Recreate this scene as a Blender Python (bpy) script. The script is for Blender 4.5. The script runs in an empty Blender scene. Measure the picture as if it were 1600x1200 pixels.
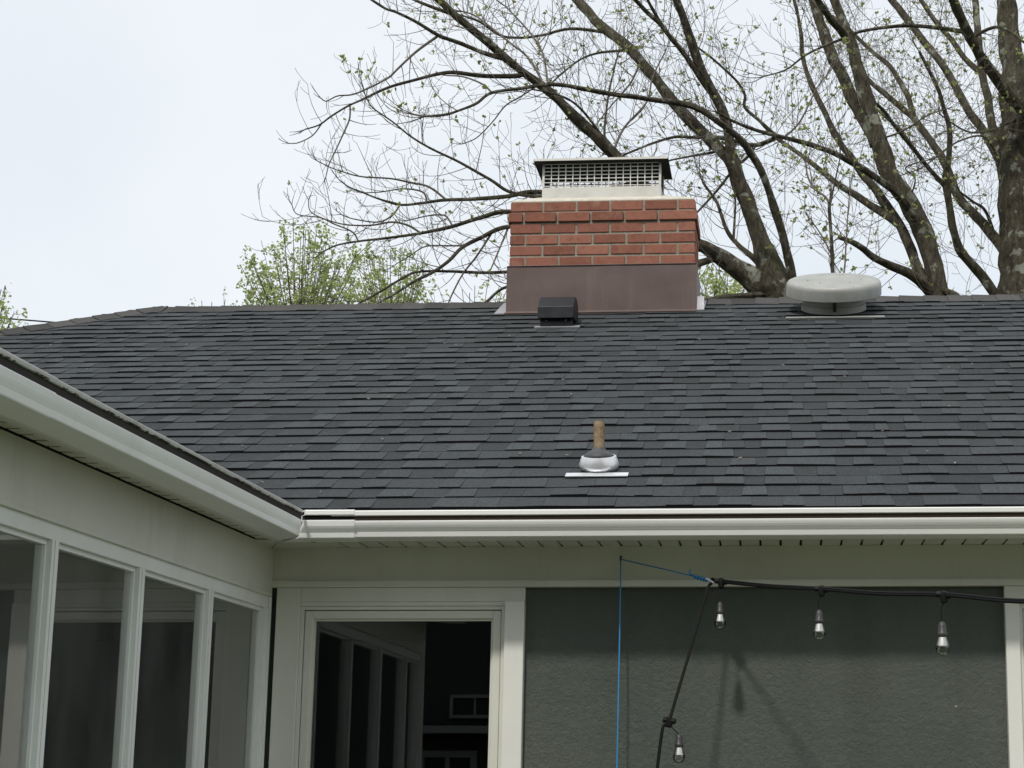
import bpy, math, random
from mathutils import Vector, Matrix, noise

# ------------------------------------------------------------------ camera, sky, sun, exposure
scene = bpy.context.scene
RES_F, PPX, PPY = 2500.0, 1060.0, 779.0          # focal length / principal point, in pixels of a 1600 x 1200 frame
CAM = Vector((0.0, 0.0, 1.6))
ROT = (Matrix.Rotation(math.radians(3.8), 3, 'Z') @ Matrix.Rotation(math.radians(100.0), 3, 'X')
       @ Matrix.Rotation(math.radians(0.3), 3, 'Z'))
cam_data = bpy.data.cameras.new('camera')
cam_data.sensor_fit = 'HORIZONTAL'
cam_data.sensor_width = 36.0
cam_data.lens = RES_F * 36.0 / 1600.0
cam_data.shift_x = (800.0 - PPX) / 1600.0
cam_data.shift_y = (PPY - 600.0) / 1600.0
cam_data.clip_start, cam_data.clip_end = 0.05, 3000.0
cam = bpy.data.objects.new('camera', cam_data)
cam.matrix_world = Matrix.Translation(CAM) @ ROT.to_4x4()
scene.collection.objects.link(cam)
scene.camera = cam

SUN_DIR = Vector((-0.28, -1.0, 1.28)).normalized()      # towards the sun
sun_elev = math.asin(SUN_DIR.z)
world = bpy.data.worlds.new('World')
scene.world = world
world.use_nodes = True
wn = world.node_tree
wn.nodes.clear()
w_out = wn.nodes.new('ShaderNodeOutputWorld')
w_bg = wn.nodes.new('ShaderNodeBackground')
w_sky = wn.nodes.new('ShaderNodeTexSky')
w_sky.sky_type = 'NISHITA'
w_sky.sun_disc = False
w_sky.sun_elevation = sun_elev
w_sky.sun_rotation = math.atan2(SUN_DIR.x, SUN_DIR.y)
w_sky.dust_density = 3.0
w_scale = wn.nodes.new('ShaderNodeVectorMath'); w_scale.operation = 'SCALE'
w_scale.inputs['Scale'].default_value = 0.10
w_tc = wn.nodes.new('ShaderNodeTexCoord')
w_noise = wn.nodes.new('ShaderNodeTexNoise')
w_noise.inputs['Scale'].default_value = 2.4
w_noise.inputs['Detail'].default_value = 5.0
w_noise.inputs['Roughness'].default_value = 0.5
w_ramp = wn.nodes.new('ShaderNodeValToRGB')
w_ramp.color_ramp.elements[0].position = 0.36
w_ramp.color_ramp.elements[0].color = (0.690, 0.745, 0.800, 1)
w_ramp.color_ramp.elements[1].position = 0.66
w_ramp.color_ramp.elements[1].color = (0.805, 0.835, 0.862, 1)
w_mix = wn.nodes.new('ShaderNodeMix'); w_mix.data_type = 'RGBA'
w_mix.inputs[0].default_value = 0.90                      # thin high overcast over a blue sky
wn.links.new(w_tc.outputs['Generated'], w_noise.inputs['Vector'])
wn.links.new(w_noise.outputs['Fac'], w_ramp.inputs['Fac'])
wn.links.new(w_sky.outputs['Color'], w_scale.inputs[0])
wn.links.new(w_scale.outputs['Vector'], w_mix.inputs[6])
wn.links.new(w_ramp.outputs['Color'], w_mix.inputs[7])
wn.links.new(w_mix.outputs[2], w_bg.inputs['Color'])
w_bg.inputs['Strength'].default_value = 1.0
wn.links.new(w_bg.outputs['Background'], w_out.inputs['Surface'])

sun_data = bpy.data.lights.new('sun', 'SUN')
sun_data.energy = 2.0
sun_data.angle = math.radians(4.0)
sun_data.color = (1.0, 0.955, 0.89)
sun = bpy.data.objects.new('sun', sun_data)
sun.rotation_euler = SUN_DIR.to_track_quat('Z', 'Y').to_euler()
sun.location = (-4, -12, 20)
scene.collection.objects.link(sun)

scene.view_settings.view_transform = 'Standard'
scene.view_settings.look = 'None'
scene.view_settings.exposure = 0.27
scene.view_settings.gamma = 1.0
scene.view_settings.use_curve_mapping = False
scene.render.engine = 'CYCLES'

# ------------------------------------------------------------------ helpers
random.seed(11)
rnd = random.random
def uni(a, b): return a + (b - a) * random.random()

def at(x, y, Y):
    """world point on the vertical plane at distance Y seen at photo pixel x, y"""
    d = ROT @ Vector(((x - PPX) / RES_F, -(y - PPY) / RES_F, -1.0))
    return CAM + d * (Y / d.y)

def px_size(p):
    """metres per photo pixel at point p"""
    return (ROT.transposed() @ (Vector(p) - CAM)).z / -RES_F

WORLD_LOC = {}
SKEW = [0.0]                                     # the porch wing stands a degree out of square
def skew_x(y): return SKEW[0]*(y-5.95)
class MB:
    def __init__(self): self.v, self.f, self.m, self.tone = [], [], [], None
    def add(self, vs, fs, mi=0):
        o = len(self.v)
        self.v += [tuple(p) for p in vs]
        self.f += [tuple(o + i for i in q) for q in fs]
        self.m += [mi] * len(fs)
        return self
    def box(self, x0, x1, y0, y1, z0, z1, mi=0):
        vs = [(x0,y0,z0),(x1,y0,z0),(x1,y1,z0),(x0,y1,z0),(x0,y0,z1),(x1,y0,z1),(x1,y1,z1),(x0,y1,z1)]
        return self.add(vs, [(0,3,2,1),(4,5,6,7),(0,1,5,4),(1,2,6,5),(2,3,7,6),(3,0,4,7)], mi)
    def hexa(self, p, mi=0):
        """p: 8 points, bottom ring then top ring"""
        return self.add(p, [(0,3,2,1),(4,5,6,7),(0,1,5,4),(1,2,6,5),(2,3,7,6),(3,0,4,7)], mi)
    def tube(self, pts, rad, n=8, caps=True, mi=0, rough=0.0):
        pts = [Vector(p) for p in pts]
        if len(pts) < 2: return self
        t = (pts[1] - pts[0]).normalized()
        a = Vector((0,0,1)) if abs(t.z) < 0.9 else Vector((1,0,0))
        u = t.cross(a).normalized()
        o = len(self.v)
        for i, p in enumerate(pts):
            t2 = (pts[min(i+1, len(pts)-1)] - pts[max(i-1, 0)])
            t2 = t2.normalized() if t2.length > 1e-9 else t
            u = (u - t2 * u.dot(t2))
            u = u.normalized() if u.length > 1e-9 else t2.orthogonal().normalized()
            w = t2.cross(u)
            r = rad[i] if hasattr(rad, '__len__') else rad
            for k in range(n):
                an = 2 * math.pi * k / n
                rr = r
                if rough: rr = r * (1 + rough * noise.noise(Vector((p.x*5+math.cos(an)*1.4, p.y*5+math.sin(an)*1.4, p.z*5))) )
                self.v.append(tuple(p + (u * math.cos(an) + w * math.sin(an)) * rr))
            t = t2
        for i in range(len(pts)-1):
            for k in range(n):
                k2 = (k+1) % n
                self.f.append((o+i*n+k, o+i*n+k2, o+(i+1)*n+k2, o+(i+1)*n+k)); self.m.append(mi)
        if caps:
            self.f.append(tuple(o+k for k in range(n-1,-1,-1))); self.m.append(mi)
            e = o + (len(pts)-1)*n
            self.f.append(tuple(e+k for k in range(n))); self.m.append(mi)
        return self
    def lathe(self, prof, c, ax=Vector((0,0,1)), n=32, mi=0, closed=True):
        """prof: list of (radius, height along ax)"""
        ax = Vector(ax).normalized(); u = ax.orthogonal().normalized(); w = ax.cross(u); c = Vector(c)
        o = len(self.v)
        for r, h in prof:
            for k in range(n):
                an = 2*math.pi*k/n
                self.v.append(tuple(c + ax*h + (u*math.cos(an)+w*math.sin(an))*max(r, 1e-5)))
        for i in range(len(prof)-1):
            for k in range(n):
                k2 = (k+1) % n
                self.f.append((o+i*n+k, o+i*n+k2, o+(i+1)*n+k2, o+(i+1)*n+k)); self.m.append(mi)
        if closed:
            self.f.append(tuple(o+k for k in range(n-1,-1,-1))); self.m.append(mi)
            e = o+(len(prof)-1)*n
            self.f.append(tuple(e+k for k in range(n))); self.m.append(mi)
        return self
    def sweep(self, prof, place, t0, t1, mis=None, seg=1):
        """closed profile [(d,z)] swept between t0(d) and t1(d); place(d,z,t) -> world point"""
        n = len(prof); o = len(self.v)
        for s in range(seg+1):
            for d, z in prof:
                a, b = t0(d), t1(d)
                self.v.append(tuple(place(d, z, a + (b-a)*s/seg)))
        for s in range(seg):
            for k in range(n):
                k2 = (k+1) % n
                self.f.append((o+s*n+k, o+s*n+k2, o+(s+1)*n+k2, o+(s+1)*n+k))
                self.m.append(mis[k] if mis else 0)
        self.f.append(tuple(o+k for k in range(n-1,-1,-1))); self.m.append(0)
        e = o+seg*n
        self.f.append(tuple(e+k for k in range(n))); self.m.append(0)
        return self

def obj(name, mb, mats, parent=None, smooth=False, bevel=0.0, tone=None, tones=None, fixn=True):
    vs = mb.v
    if SKEW[0]: vs = [(p[0]+skew_x(p[1]), p[1], p[2]) for p in vs]
    lo = [min(p[i] for p in vs) for i in range(3)]; hi = [max(p[i] for p in vs) for i in range(3)]
    c = Vector(((lo[0]+hi[0])/2, (lo[1]+hi[1])/2, lo[2]))
    me = bpy.data.meshes.new(name)
    me.from_pydata([(p[0]-c.x, p[1]-c.y, p[2]-c.z) for p in vs], [], mb.f)
    if not isinstance(mats, (list, tuple)): mats = [mats]
    for m in mats: me.materials.append(m)
    if len(mats) > 1: me.polygons.foreach_set('material_index', mb.m)
    if smooth: me.polygons.foreach_set('use_smooth', [True]*len(me.polygons))
    if tone is not None or tones is not None:
        a = me.color_attributes.new('tone', 'FLOAT_COLOR', 'POINT')
        if tone is not None: tones = [tone]*len(vs)
        flat = []
        for t in tones: flat += [t, t, t, 1.0]
        a.data.foreach_set('color', flat)
    if fixn:
        import bmesh
        bm = bmesh.new(); bm.from_mesh(me)
        bmesh.ops.recalc_face_normals(bm, faces=bm.faces)
        bm.to_mesh(me); bm.free()
    me.update()
    o = bpy.data.objects.new(name, me)
    scene.collection.objects.link(o)
    if parent is not None:
        o.parent = parent
        o.location = c - WORLD_LOC[parent.name]
    else:
        o.location = c
    WORLD_LOC[o.name] = c
    if bevel:
        b = o.modifiers.new('bevel', 'BEVEL'); b.width = bevel; b.segments = 2; b.limit_method = 'ANGLE'
    if smooth and not bevel:
        try:
            me.set_sharp_from_angle(angle=math.radians(40))
        except Exception: pass
    return o

def empty(name, loc):
    o = bpy.data.objects.new(name, None)
    o.location = loc; o.empty_display_size = 0.2
    scene.collection.objects.link(o)
    WORLD_LOC[o.name] = Vector(loc)
    return o

def tag(o, label=None, cat=None, group=None, kind=None):
    if label: o['label'] = label
    if cat: o['category'] = cat
    if group: o['group'] = group
    if kind: o['kind'] = kind
    return o

# ------------------------------------------------------------------ materials
class NT:
    def __init__(self, name):
        self.mat = bpy.data.materials.new(name); self.mat.use_nodes = True
        self.t = self.mat.node_tree
        self.b = self.t.nodes['Principled BSDF']; self.out = self.t.nodes['Material Output']
        self.geo = self.t.nodes.new('ShaderNodeNewGeometry')
    def n(self, typ, **kw):
        nd = self.t.nodes.new(typ)
        for k, v in kw.items():
            if k in nd.inputs: nd.inputs[k].default_value = v
            else: setattr(nd, k, v)
        return nd
    def l(self, a, b): self.t.links.new(a, b)
    def noise(self, scale, detail=4, rough=0.55, vec=None):
        nd = self.n('ShaderNodeTexNoise', Scale=scale, Detail=detail, Roughness=rough)
        self.l(vec or self.geo.outputs['Position'], nd.inputs['Vector']); return nd.outputs['Fac']
    def ramp(self, fac, stops):
        nd = self.n('ShaderNodeValToRGB'); r = nd.color_ramp
        while len(r.elements) > 1: r.elements.remove(r.elements[-1])
        r.elements[0].position = stops[0][0]; r.elements[0].color = (*stops[0][1], 1)
        for p, c in stops[1:]:
            e = r.elements.new(p); e.color = (*c, 1)
        self.l(fac, nd.inputs['Fac']); return nd.outputs['Color']
    def mix(self, fac, a, b, blend='MIX'):
        nd = self.n('ShaderNodeMix', data_type='RGBA', blend_type=blend)
        for i, s in ((0, fac), (6, a), (7, b)):
            if isinstance(s, (int, float)): nd.inputs[i].default_value = s
            elif isinstance(s, tuple): nd.inputs[i].default_value = (*s, 1)
            else: self.l(s, nd.inputs[i])
        return nd.outputs[2]
    def scaled(self, sx, sy, sz):
        nd = self.n('ShaderNodeVectorMath', operation='MULTIPLY')
        nd.inputs[1].default_value = (sx, sy, sz)
        self.l(self.geo.outputs['Position'], nd.inputs[0]); return nd.outputs[0]
    def bump(self, h, strength=0.4, dist=0.005):
        nd = self.n('ShaderNodeBump', Strength=strength, Distance=dist)
        self.l(h, nd.inputs['Height']); self.l(nd.outputs['Normal'], self.b.inputs['Normal'])
    def done(self, col=None, rough=0.6, metal=0.0, spec=0.5):
        if col is not None:
            if isinstance(col, tuple): self.b.inputs['Base Color'].default_value = (*col, 1)
            else: self.l(col, self.b.inputs['Base Color'])
        if isinstance(rough, float): self.b.inputs['Roughness'].default_value = rough
        else: self.l(rough, self.b.inputs['Roughness'])
        self.b.inputs['Metallic'].default_value = metal
        self.b.inputs['Specular IOR Level'].default_value = spec
        return self.mat

def paint(name, col, var=0.12, dirt=(0.30,0.29,0.24), amount=0.25, rough=0.45, streak=True):
    m = NT(name)
    n1 = m.noise(2.2, 5); n2 = m.noise(9.0, 6, 0.65, m.scaled(1.0, 1.0, 0.25) if streak else None)
    c = m.mix(m.ramp(n1, [(0.3,(0,0,0)),(0.75,(1,1,1))]), tuple(x*(1-var) for x in col), col)
    d = m.ramp(n2, [(0.52,(0,0,0)),(0.80,(amount,)*3)])
    c = m.mix(d, c, dirt)
    m.bump(m.noise(160, 3), 0.12, 0.002)
    return m.done(c, rough)

M = {}
M['white_paint'] = paint('white_paint', (0.78,0.775,0.72), amount=0.14)
M['cream_paint'] = paint('cream_paint', (0.70,0.70,0.62), amount=0.18)
M['porch_paint'] = paint('porch_paint', (0.66,0.66,0.585), amount=0.30, rough=0.5)
M['soffit_paint'] = paint('soffit_paint', (0.60,0.60,0.52), amount=0.25, streak=False)
M['vinyl'] = paint('vinyl', (0.84,0.85,0.82), amount=0.12, rough=0.35)
M['gutter_white'] = paint('gutter_white', (0.83,0.825,0.79), var=0.05, amount=0.05, rough=0.3)
M['gutter_grey'] = paint('gutter_grey', (0.84,0.85,0.82), var=0.06, amount=0.16, rough=0.32)
M['gutter_dirty'] = paint('gutter_dirty', (0.52,0.52,0.48), var=0.25, amount=0.6, dirt=(0.10,0.09,0.075), rough=0.5)
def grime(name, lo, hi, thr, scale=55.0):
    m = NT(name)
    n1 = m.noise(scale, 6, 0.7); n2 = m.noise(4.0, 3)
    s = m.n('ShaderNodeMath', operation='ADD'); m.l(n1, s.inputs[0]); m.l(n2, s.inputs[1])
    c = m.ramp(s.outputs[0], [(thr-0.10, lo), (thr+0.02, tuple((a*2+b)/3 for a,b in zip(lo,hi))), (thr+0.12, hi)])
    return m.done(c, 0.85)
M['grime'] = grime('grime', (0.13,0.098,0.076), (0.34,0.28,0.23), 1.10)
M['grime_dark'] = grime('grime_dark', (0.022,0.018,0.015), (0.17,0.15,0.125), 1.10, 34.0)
M['grime_lip'] = grime('grime_lip', (0.06,0.052,0.042), (0.66,0.66,0.63), 1.02, 38.0)

m = NT('shingle')
att = m.n('ShaderNodeAttribute', attribute_name='tone')
g1 = m.noise(240, 3, 0.85); g2 = m.noise(3.0, 5, 0.6); g3 = m.noise(0.6, 3)
g4 = m.noise(95, 4, 0.85)
grain = m.mix(1.0, m.ramp(g1, [(0.30,(0.50,)*3),(0.55,(1,1,1)),(0.74,(1.7,)*3)]), m.ramp(g4, [(0.30,(0.55,)*3),(0.52,(1,1,1)),(0.72,(1.55,)*3)]), 'MULTIPLY')
base = m.mix(att.outputs['Fac'], (0.0325,0.0365,0.0385), (0.0810,0.0910,0.0960))
base = m.mix(1.0, base, grain, 'MULTIPLY')
base = m.mix(m.ramp(g2, [(0.45,(0,0,0)),(0.8,(0.25,)*3)]), base, (0.046,0.050,0.052))
base = m.mix(m.ramp(g3, [(0.45,(0,0,0)),(0.75,(0.22,)*3)]), base, (0.042,0.044,0.045))
m.bump(g1, 0.7, 0.003)
M['shingle'] = m.done(base, 0.95, spec=0.25)
m = NT('shingle_butt'); M['shingle_butt'] = m.done((0.014,0.014,0.015), 0.95, spec=0.1)
m = NT('roof_deck'); M['roof_deck'] = m.done((0.02,0.02,0.022), 0.95, spec=0.1)
m = NT('cap_shingle')
att = m.n('ShaderNodeAttribute', attribute_name='tone')
g1 = m.noise(420, 2, 0.8)
base = m.mix(att.outputs['Fac'], (0.045,0.044,0.043), (0.095,0.092,0.088))
base = m.mix(1.0, base, m.ramp(g1, [(0.30,(0.5,)*3),(0.55,(1,1,1)),(0.74,(1.6,)*3)]), 'MULTIPLY')
m.bump(g1, 0.6, 0.003)
M['cap_shingle'] = m.done(base, 0.95, spec=0.25)

m = NT('brick')
oi = m.n('ShaderNodeObjectInfo')
b1 = m.ramp(oi.outputs['Random'], [(0.0,(0.220,0.092,0.063)),(0.35,(0.285,0.120,0.082)),(0.7,(0.325,0.145,0.100)),(1.0,(0.245,0.100,0.071))])
n1 = m.noise(26, 6, 0.7); n2 = m.noise(150, 3, 0.7)
b1 = m.mix(m.ramp(n1, [(0.50,(0,0,0)),(0.70,(0.55,)*3)]), b1, (0.13,0.045,0.034))
b1 = m.mix(m.ramp(n2, [(0.62,(0,0,0)),(0.72,(0.7,)*3)]), b1, (0.07,0.03,0.025))
b1 = m.mix(m.ramp(m.noise(12, 5), [(0.58,(0,0,0)),(0.75,(0.35,)*3)]), b1, (0.42,0.26,0.20))
m.bump(n2, 0.6, 0.003)
b1 = m.mix(m.ramp(m.noise(3.4, 5, .65), [(0.50,(0,0,0)),(0.74,(0.45,)*3)]), b1, (0.115,0.058,0.044))
M['brick'] = m.done(b1, 0.9, spec=0.2)
m = NT('mortar')
n1 = m.noise(40, 6, 0.7)
m.bump(m.noise(220, 3), 0.6, 0.003)
M['mortar'] = m.done(m.ramp(n1, [(0.3,(0.21,0.19,0.15)),(0.7,(0.35,0.32,0.26))]), 0.95, spec=0.2)
m = NT('crown_mortar')
M['crown_mortar'] = m.done(m.ramp(m.noise(18, 6), [(0.3,(0.50,0.46,0.38)),(0.7,(0.66,0.62,0.54))]), 0.9)
m = NT('brown_metal')
n1 = m.noise(3.2, 5, 0.6); n2 = m.noise(30, 5, 0.7)
c = m.ramp(n1, [(0.2,(0.092,0.061,0.053)),(0.8,(0.116,0.081,0.071))])
c = m.mix(m.ramp(n2, [(0.55,(0,0,0)),(0.75,(0.3,)*3)]), c, (0.07,0.042,0.038))
m.bump(m.noise(2.4, 3), 0.22, 0.02)
c = m.mix(m.ramp(m.noise(9, 5, .6, m.scaled(1.4,1.4,.12)), [(0.52,(0,0,0)),(0.74,(0.35,)*3)]), c, (0.17,0.135,0.118))
M['brown_metal'] = m.done(c, 0.42, metal=0.25)
def metal(name, lo, hi, rough, scale=8.0, metalness=1.0, spots=0.0):
    m = NT(name)
    c = m.ramp(m.noise(scale, 6, 0.65), [(0.3, lo), (0.7, hi)])
    if spots: c = m.mix(m.ramp(m.noise(60, 4, 0.7), [(0.60,(0,0,0)),(0.70,(spots,)*3)]), c, (0.12,0.12,0.11))
    r = m.ramp(m.noise(scale*2, 5), [(0.3,(rough*0.8,)*3),(0.7,(min(1,rough*1.25),)*3)])
    m.bump(m.noise(5, 3), 0.15, 0.01)
    return m.done(c, r, metalness)
M['stainless'] = metal('stainless', (0.47,0.455,0.41), (0.58,0.565,0.52), 0.50, metalness=0.45)
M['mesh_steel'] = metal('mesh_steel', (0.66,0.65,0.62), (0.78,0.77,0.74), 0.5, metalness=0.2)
M['cap_black'] = metal('cap_black', (0.004,0.004,0.004), (0.009,0.009,0.008), 0.9, metalness=0.0)  # near-black tone for the cap's lid and its rear and side screens
M['aluminium'] = metal('aluminium', (0.31,0.312,0.29), (0.41,0.412,0.385), 0.55, spots=0.45, metalness=0.2)
M['galvanised'] = metal('galvanised', (0.74,0.75,0.77), (0.88,0.88,0.89), 0.38, metalness=0.6)
M['lead'] = metal('lead', (0.27,0.265,0.28), (0.38,0.375,0.39), 0.6, metalness=0.4)
M['black_metal'] = metal('black_metal', (0.006,0.0065,0.008), (0.012,0.0125,0.015), 0.38, metalness=0.3)
M['dark_metal'] = metal('dark_metal', (0.02,0.019,0.018), (0.04,0.037,0.034), 0.6, metalness=0.3)
m = NT('rusty_pipe')
c = m.ramp(m.noise(34, 6, 0.7), [(0.30,(0.10,0.055,0.03)),(0.5,(0.26,0.185,0.105)),(0.7,(0.36,0.29,0.19))])
m.bump(m.noise(90, 5), 0.7, 0.004)
M['rusty_pipe'] = m.done(c, 0.9)
m = NT('rubber'); M['rubber'] = m.done(m.ramp(m.noise(20,4), [(0.3,(0.035,0.037,0.04)),(0.7,(0.075,0.078,0.083))]), 0.6)
m = NT('black_rubber'); M['black_rubber'] = m.done((0.007,0.007,0.007), 0.6, spec=0.2)
m = NT('grey_socket'); M['grey_socket'] = m.done((0.035,0.034,0.034), 0.45)
m = NT('blue_cord')
w = m.n('ShaderNodeTexWave', Scale=160.0, Distortion=1.0); w.bands_direction = 'Z'; m.l(m.geo.outputs['Position'], w.inputs['Vector'])
M['blue_cord'] = m.done(m.ramp(w.outputs['Fac'], [(0.2,(0.015,0.13,0.34)),(0.8,(0.05,0.36,0.72))]), 0.6)
m = NT('hook_metal'); M['hook_metal'] = m.done((0.05,0.05,0.05), 0.5, 0.6)

m = NT('stucco')
n1 = m.noise(1.3, 5); n2 = m.noise(38, 6, 0.62); n3 = m.noise(95, 4, 0.6)
c = m.ramp(n1, [(0.3,(0.084,0.097,0.086)),(0.7,(0.106,0.119,0.102))])
c = m.mix(m.ramp(n3, [(0.62,(0,0,0)),(0.78,(0.25,)*3)]), c, (0.15,0.155,0.14))
n4 = m.noise(24, 6, 0.7); n5 = m.noise(52, 6, 0.72)
rid = m.ramp(n4, [(0.44,(0,0,0)),(0.50,(1,1,1)),(0.56,(0.1,0.1,0.1))])
h = m.n('ShaderNodeMath', operation='MULTIPLY_ADD'); m.l(rid, h.inputs[0]); h.inputs[1].default_value = 0.14; m.l(n5, h.inputs[2])
m.bump(h.outputs[0], 0.85, 0.010)
c = m.mix(m.ramp(m.noise(2.6, 6, .65, m.scaled(1.6,1,.22)), [(0.52,(0,0,0)),(0.72,(0.32,)*3)]), c, (0.052,0.058,0.050))
c = m.mix(m.ramp(m.noise(4.2, 5, .6), [(0.60,(0,0,0)),(0.72,(0.22,)*3)]), c, (0.14,0.15,0.13))
M['stucco'] = m.done(c, 0.85, spec=0.25)

def glass(name, tint, f_mult, film=0.0):
    m = NT(name)
    t = m.t; t.nodes.remove(m.b)
    tr = m.n('ShaderNodeBsdfTransparent', Color=(*tint, 1)); gl = m.n('ShaderNodeBsdfGlossy', Roughness=0.0)
    gl.inputs['Color'].default_value = (1,1,1,1)
    fr = m.n('ShaderNodeFresnel', IOR=1.5)
    mu = m.n('ShaderNodeMath', operation='MULTIPLY', use_clamp=True); mu.inputs[1].default_value = f_mult
    m.l(fr.outputs[0], mu.inputs[0])
    mx = m.n('ShaderNodeMixShader'); m.l(mu.outputs[0], mx.inputs[0]); m.l(tr.outputs[0], mx.inputs[1]); m.l(gl.outputs[0], mx.inputs[2])
    if film:
        df = m.n('ShaderNodeBsdfDiffuse'); df.inputs['Color'].default_value = (0.55,0.56,0.52,1)
        fm = m.n('ShaderNodeMixShader'); m.l(m.ramp(m.noise(6, 5, .6, m.scaled(1,1,.3)), [(0.3,(film*.5,)*3),(0.75,(film*1.6,)*3)]), fm.inputs[0])
        m.l(mx.outputs[0], fm.inputs[1]); m.l(df.outputs[0], fm.inputs[2]); mx = fm
    m.l(mx.outputs[0], m.out.inputs['Surface'])
    return m.mat
M['greyed_glass'] = glass('greyed_glass', (0.88,0.91,0.89), 2.0, 0.04)  # patchy diffuse grey mixed in to make the porch panes greyer
M['glass'] = glass('glass', (0.86,0.89,0.87), 1.5)
M['bulb_glass'] = glass('bulb_glass', (0.90,0.90,0.88), 1.6)
m = NT('bulb_silver'); M['bulb_silver'] = m.done((0.75,0.74,0.71), 0.22, 0.85)
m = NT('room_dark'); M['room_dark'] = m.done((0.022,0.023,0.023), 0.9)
m = NT('porch_inside'); M['porch_inside'] = m.done(m.ramp(m.noise(1.5, 4), [(0.3,(0.16,0.165,0.145)),(0.7,(0.21,0.215,0.19))]), 0.9)
m = NT('gap_dark'); M['gap_dark'] = m.done((0.02,0.02,0.018), 0.9)
m = NT('bark')
p = m.scaled(1, 1, 0.35)
n1 = m.noise(22, 8, 0.7, p); n2 = m.noise(6.5, 5, 0.62); n3 = m.noise(2.0, 3)
c = m.ramp(n1, [(0.32,(0.028,0.024,0.018)),(0.52,(0.074,0.064,0.046)),(0.72,(0.145,0.130,0.100))])
c = m.mix(m.ramp(n2, [(0.57,(0,0,0)),(0.62,(0.8,)*3)]), c, (0.27,0.28,0.225))
c = m.mix(m.ramp(n3, [(0.50,(0,0,0)),(0.70,(0.45,)*3)]), c, (0.072,0.078,0.034))
m.bump(n1, 1.0, 0.03)
M['bark'] = m.done(c, 0.95, spec=0.15)
m = NT('twig_bark'); M['twig_bark'] = m.done(m.ramp(m.noise(7, 4), [(0.3,(0.085,0.073,0.060)),(0.7,(0.165,0.148,0.125))]), 0.9, spec=0.2)
def leaf(name, a, b):
    m = NT(name)
    c = m.ramp(m.noise(9, 3), [(0.3, a), (0.7, b)])
    tl = m.n('ShaderNodeBsdfTranslucent'); m.l(c, tl.inputs['Color'])
    m.done(c, 0.6, spec=0.3)
    mx = m.n('ShaderNodeMixShader'); mx.inputs[0].default_value = 0.42
    m.l(m.b.outputs[0], mx.inputs[1]); m.l(tl.outputs[0], mx.inputs[2]); m.l(mx.outputs[0], m.out.inputs['Surface'])
    return m.mat
M['bud_leaf'] = leaf('bud_leaf', (0.26,0.29,0.09), (0.42,0.45,0.17))
M['far_leaf'] = leaf('far_leaf', (0.32,0.385,0.14), (0.48,0.54,0.23))
m = NT('grass')
M['grass'] = m.done(m.ramp(m.noise(3.0, 6), [(0.3,(0.050,0.072,0.022)),(0.7,(0.105,0.125,0.045))]), 0.95, spec=0.2)
m = NT('patio'); M['patio'] = m.done(m.ramp(m.noise(5.0, 6), [(0.3,(0.19,0.185,0.165)),(0.7,(0.27,0.26,0.235))]), 0.95)
m = NT('grey_trim'); M['grey_trim'] = m.done((0.22,0.23,0.235), 0.7)
m = NT('siding_dark'); M['siding_dark'] = m.done((0.030,0.034,0.036), 0.8)
m = NT('wood_pole'); M['wood_pole'] = m.done(m.ramp(m.noise(8, 5), [(0.3,(0.10,0.075,0.05)),(0.7,(0.17,0.13,0.09))]), 0.9)

# ------------------------------------------------------------------ ground
g = MB()
N = 24
def gz(x, y): return -0.02 if (abs(x) < 60 and abs(y) < 60) else 0.5*noise.noise(Vector((x*0.01, y*0.01, 0)))-0.5
xs = [-1500,-900,-500,-250,-120,-60,-30,-15,0,15,30,60,120,250,500,900,1500]
for x in xs:
    for y in xs: g.v.append((x, y, gz(x, y)))
n = len(xs)
for i in range(n-1):
    for j in range(n-1):
        g.f.append((i*n+j, (i+1)*n+j, (i+1)*n+j+1, i*n+j+1)); g.m.append(0)
tag(obj('ground', g, M['grass']), kind='structure')
tag(obj('patio', MB().box(-2.0, 5.0, 4.2, 6.19, -0.10, 0.03), M['patio'], bevel=0.01), kind='structure')

# ------------------------------------------------------------------ the house
EAVE_Y, EAVE_Z, SL = 5.92, 2.610, 0.5087
AL = math.atan(SL); CA, SA = math.cos(AL), math.sin(AL)
RN = Vector((0, -SA, CA)); RV = Vector((0, CA, SA))
RIDGE_Y = 9.88; VMAX = (RIDGE_Y - EAVE_Y)/CA
RIDGE_Z = EAVE_Z + (RIDGE_Y-EAVE_Y)*SL
HIP_X = -4.12                                   # left end of the ridge
def on_roof(u, v, h=0.0): return Vector((u, EAVE_Y, EAVE_Z)) + RV*v + RN*h
def roof_z(Y): return EAVE_Z + (Y-EAVE_Y)*SL
WX = 6.5                                        # right end of the house
WALL = 6.2                                      # face of the frieze
PX = -2.03                                      # face of the porch frieze
PY0 = 3.40                                      # near end of the porch
house = empty('house', (0, 8.0, 0))
tag(house, 'grey-green stucco house with charcoal shingle roof and white trimmed windows', 'house')

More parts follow.
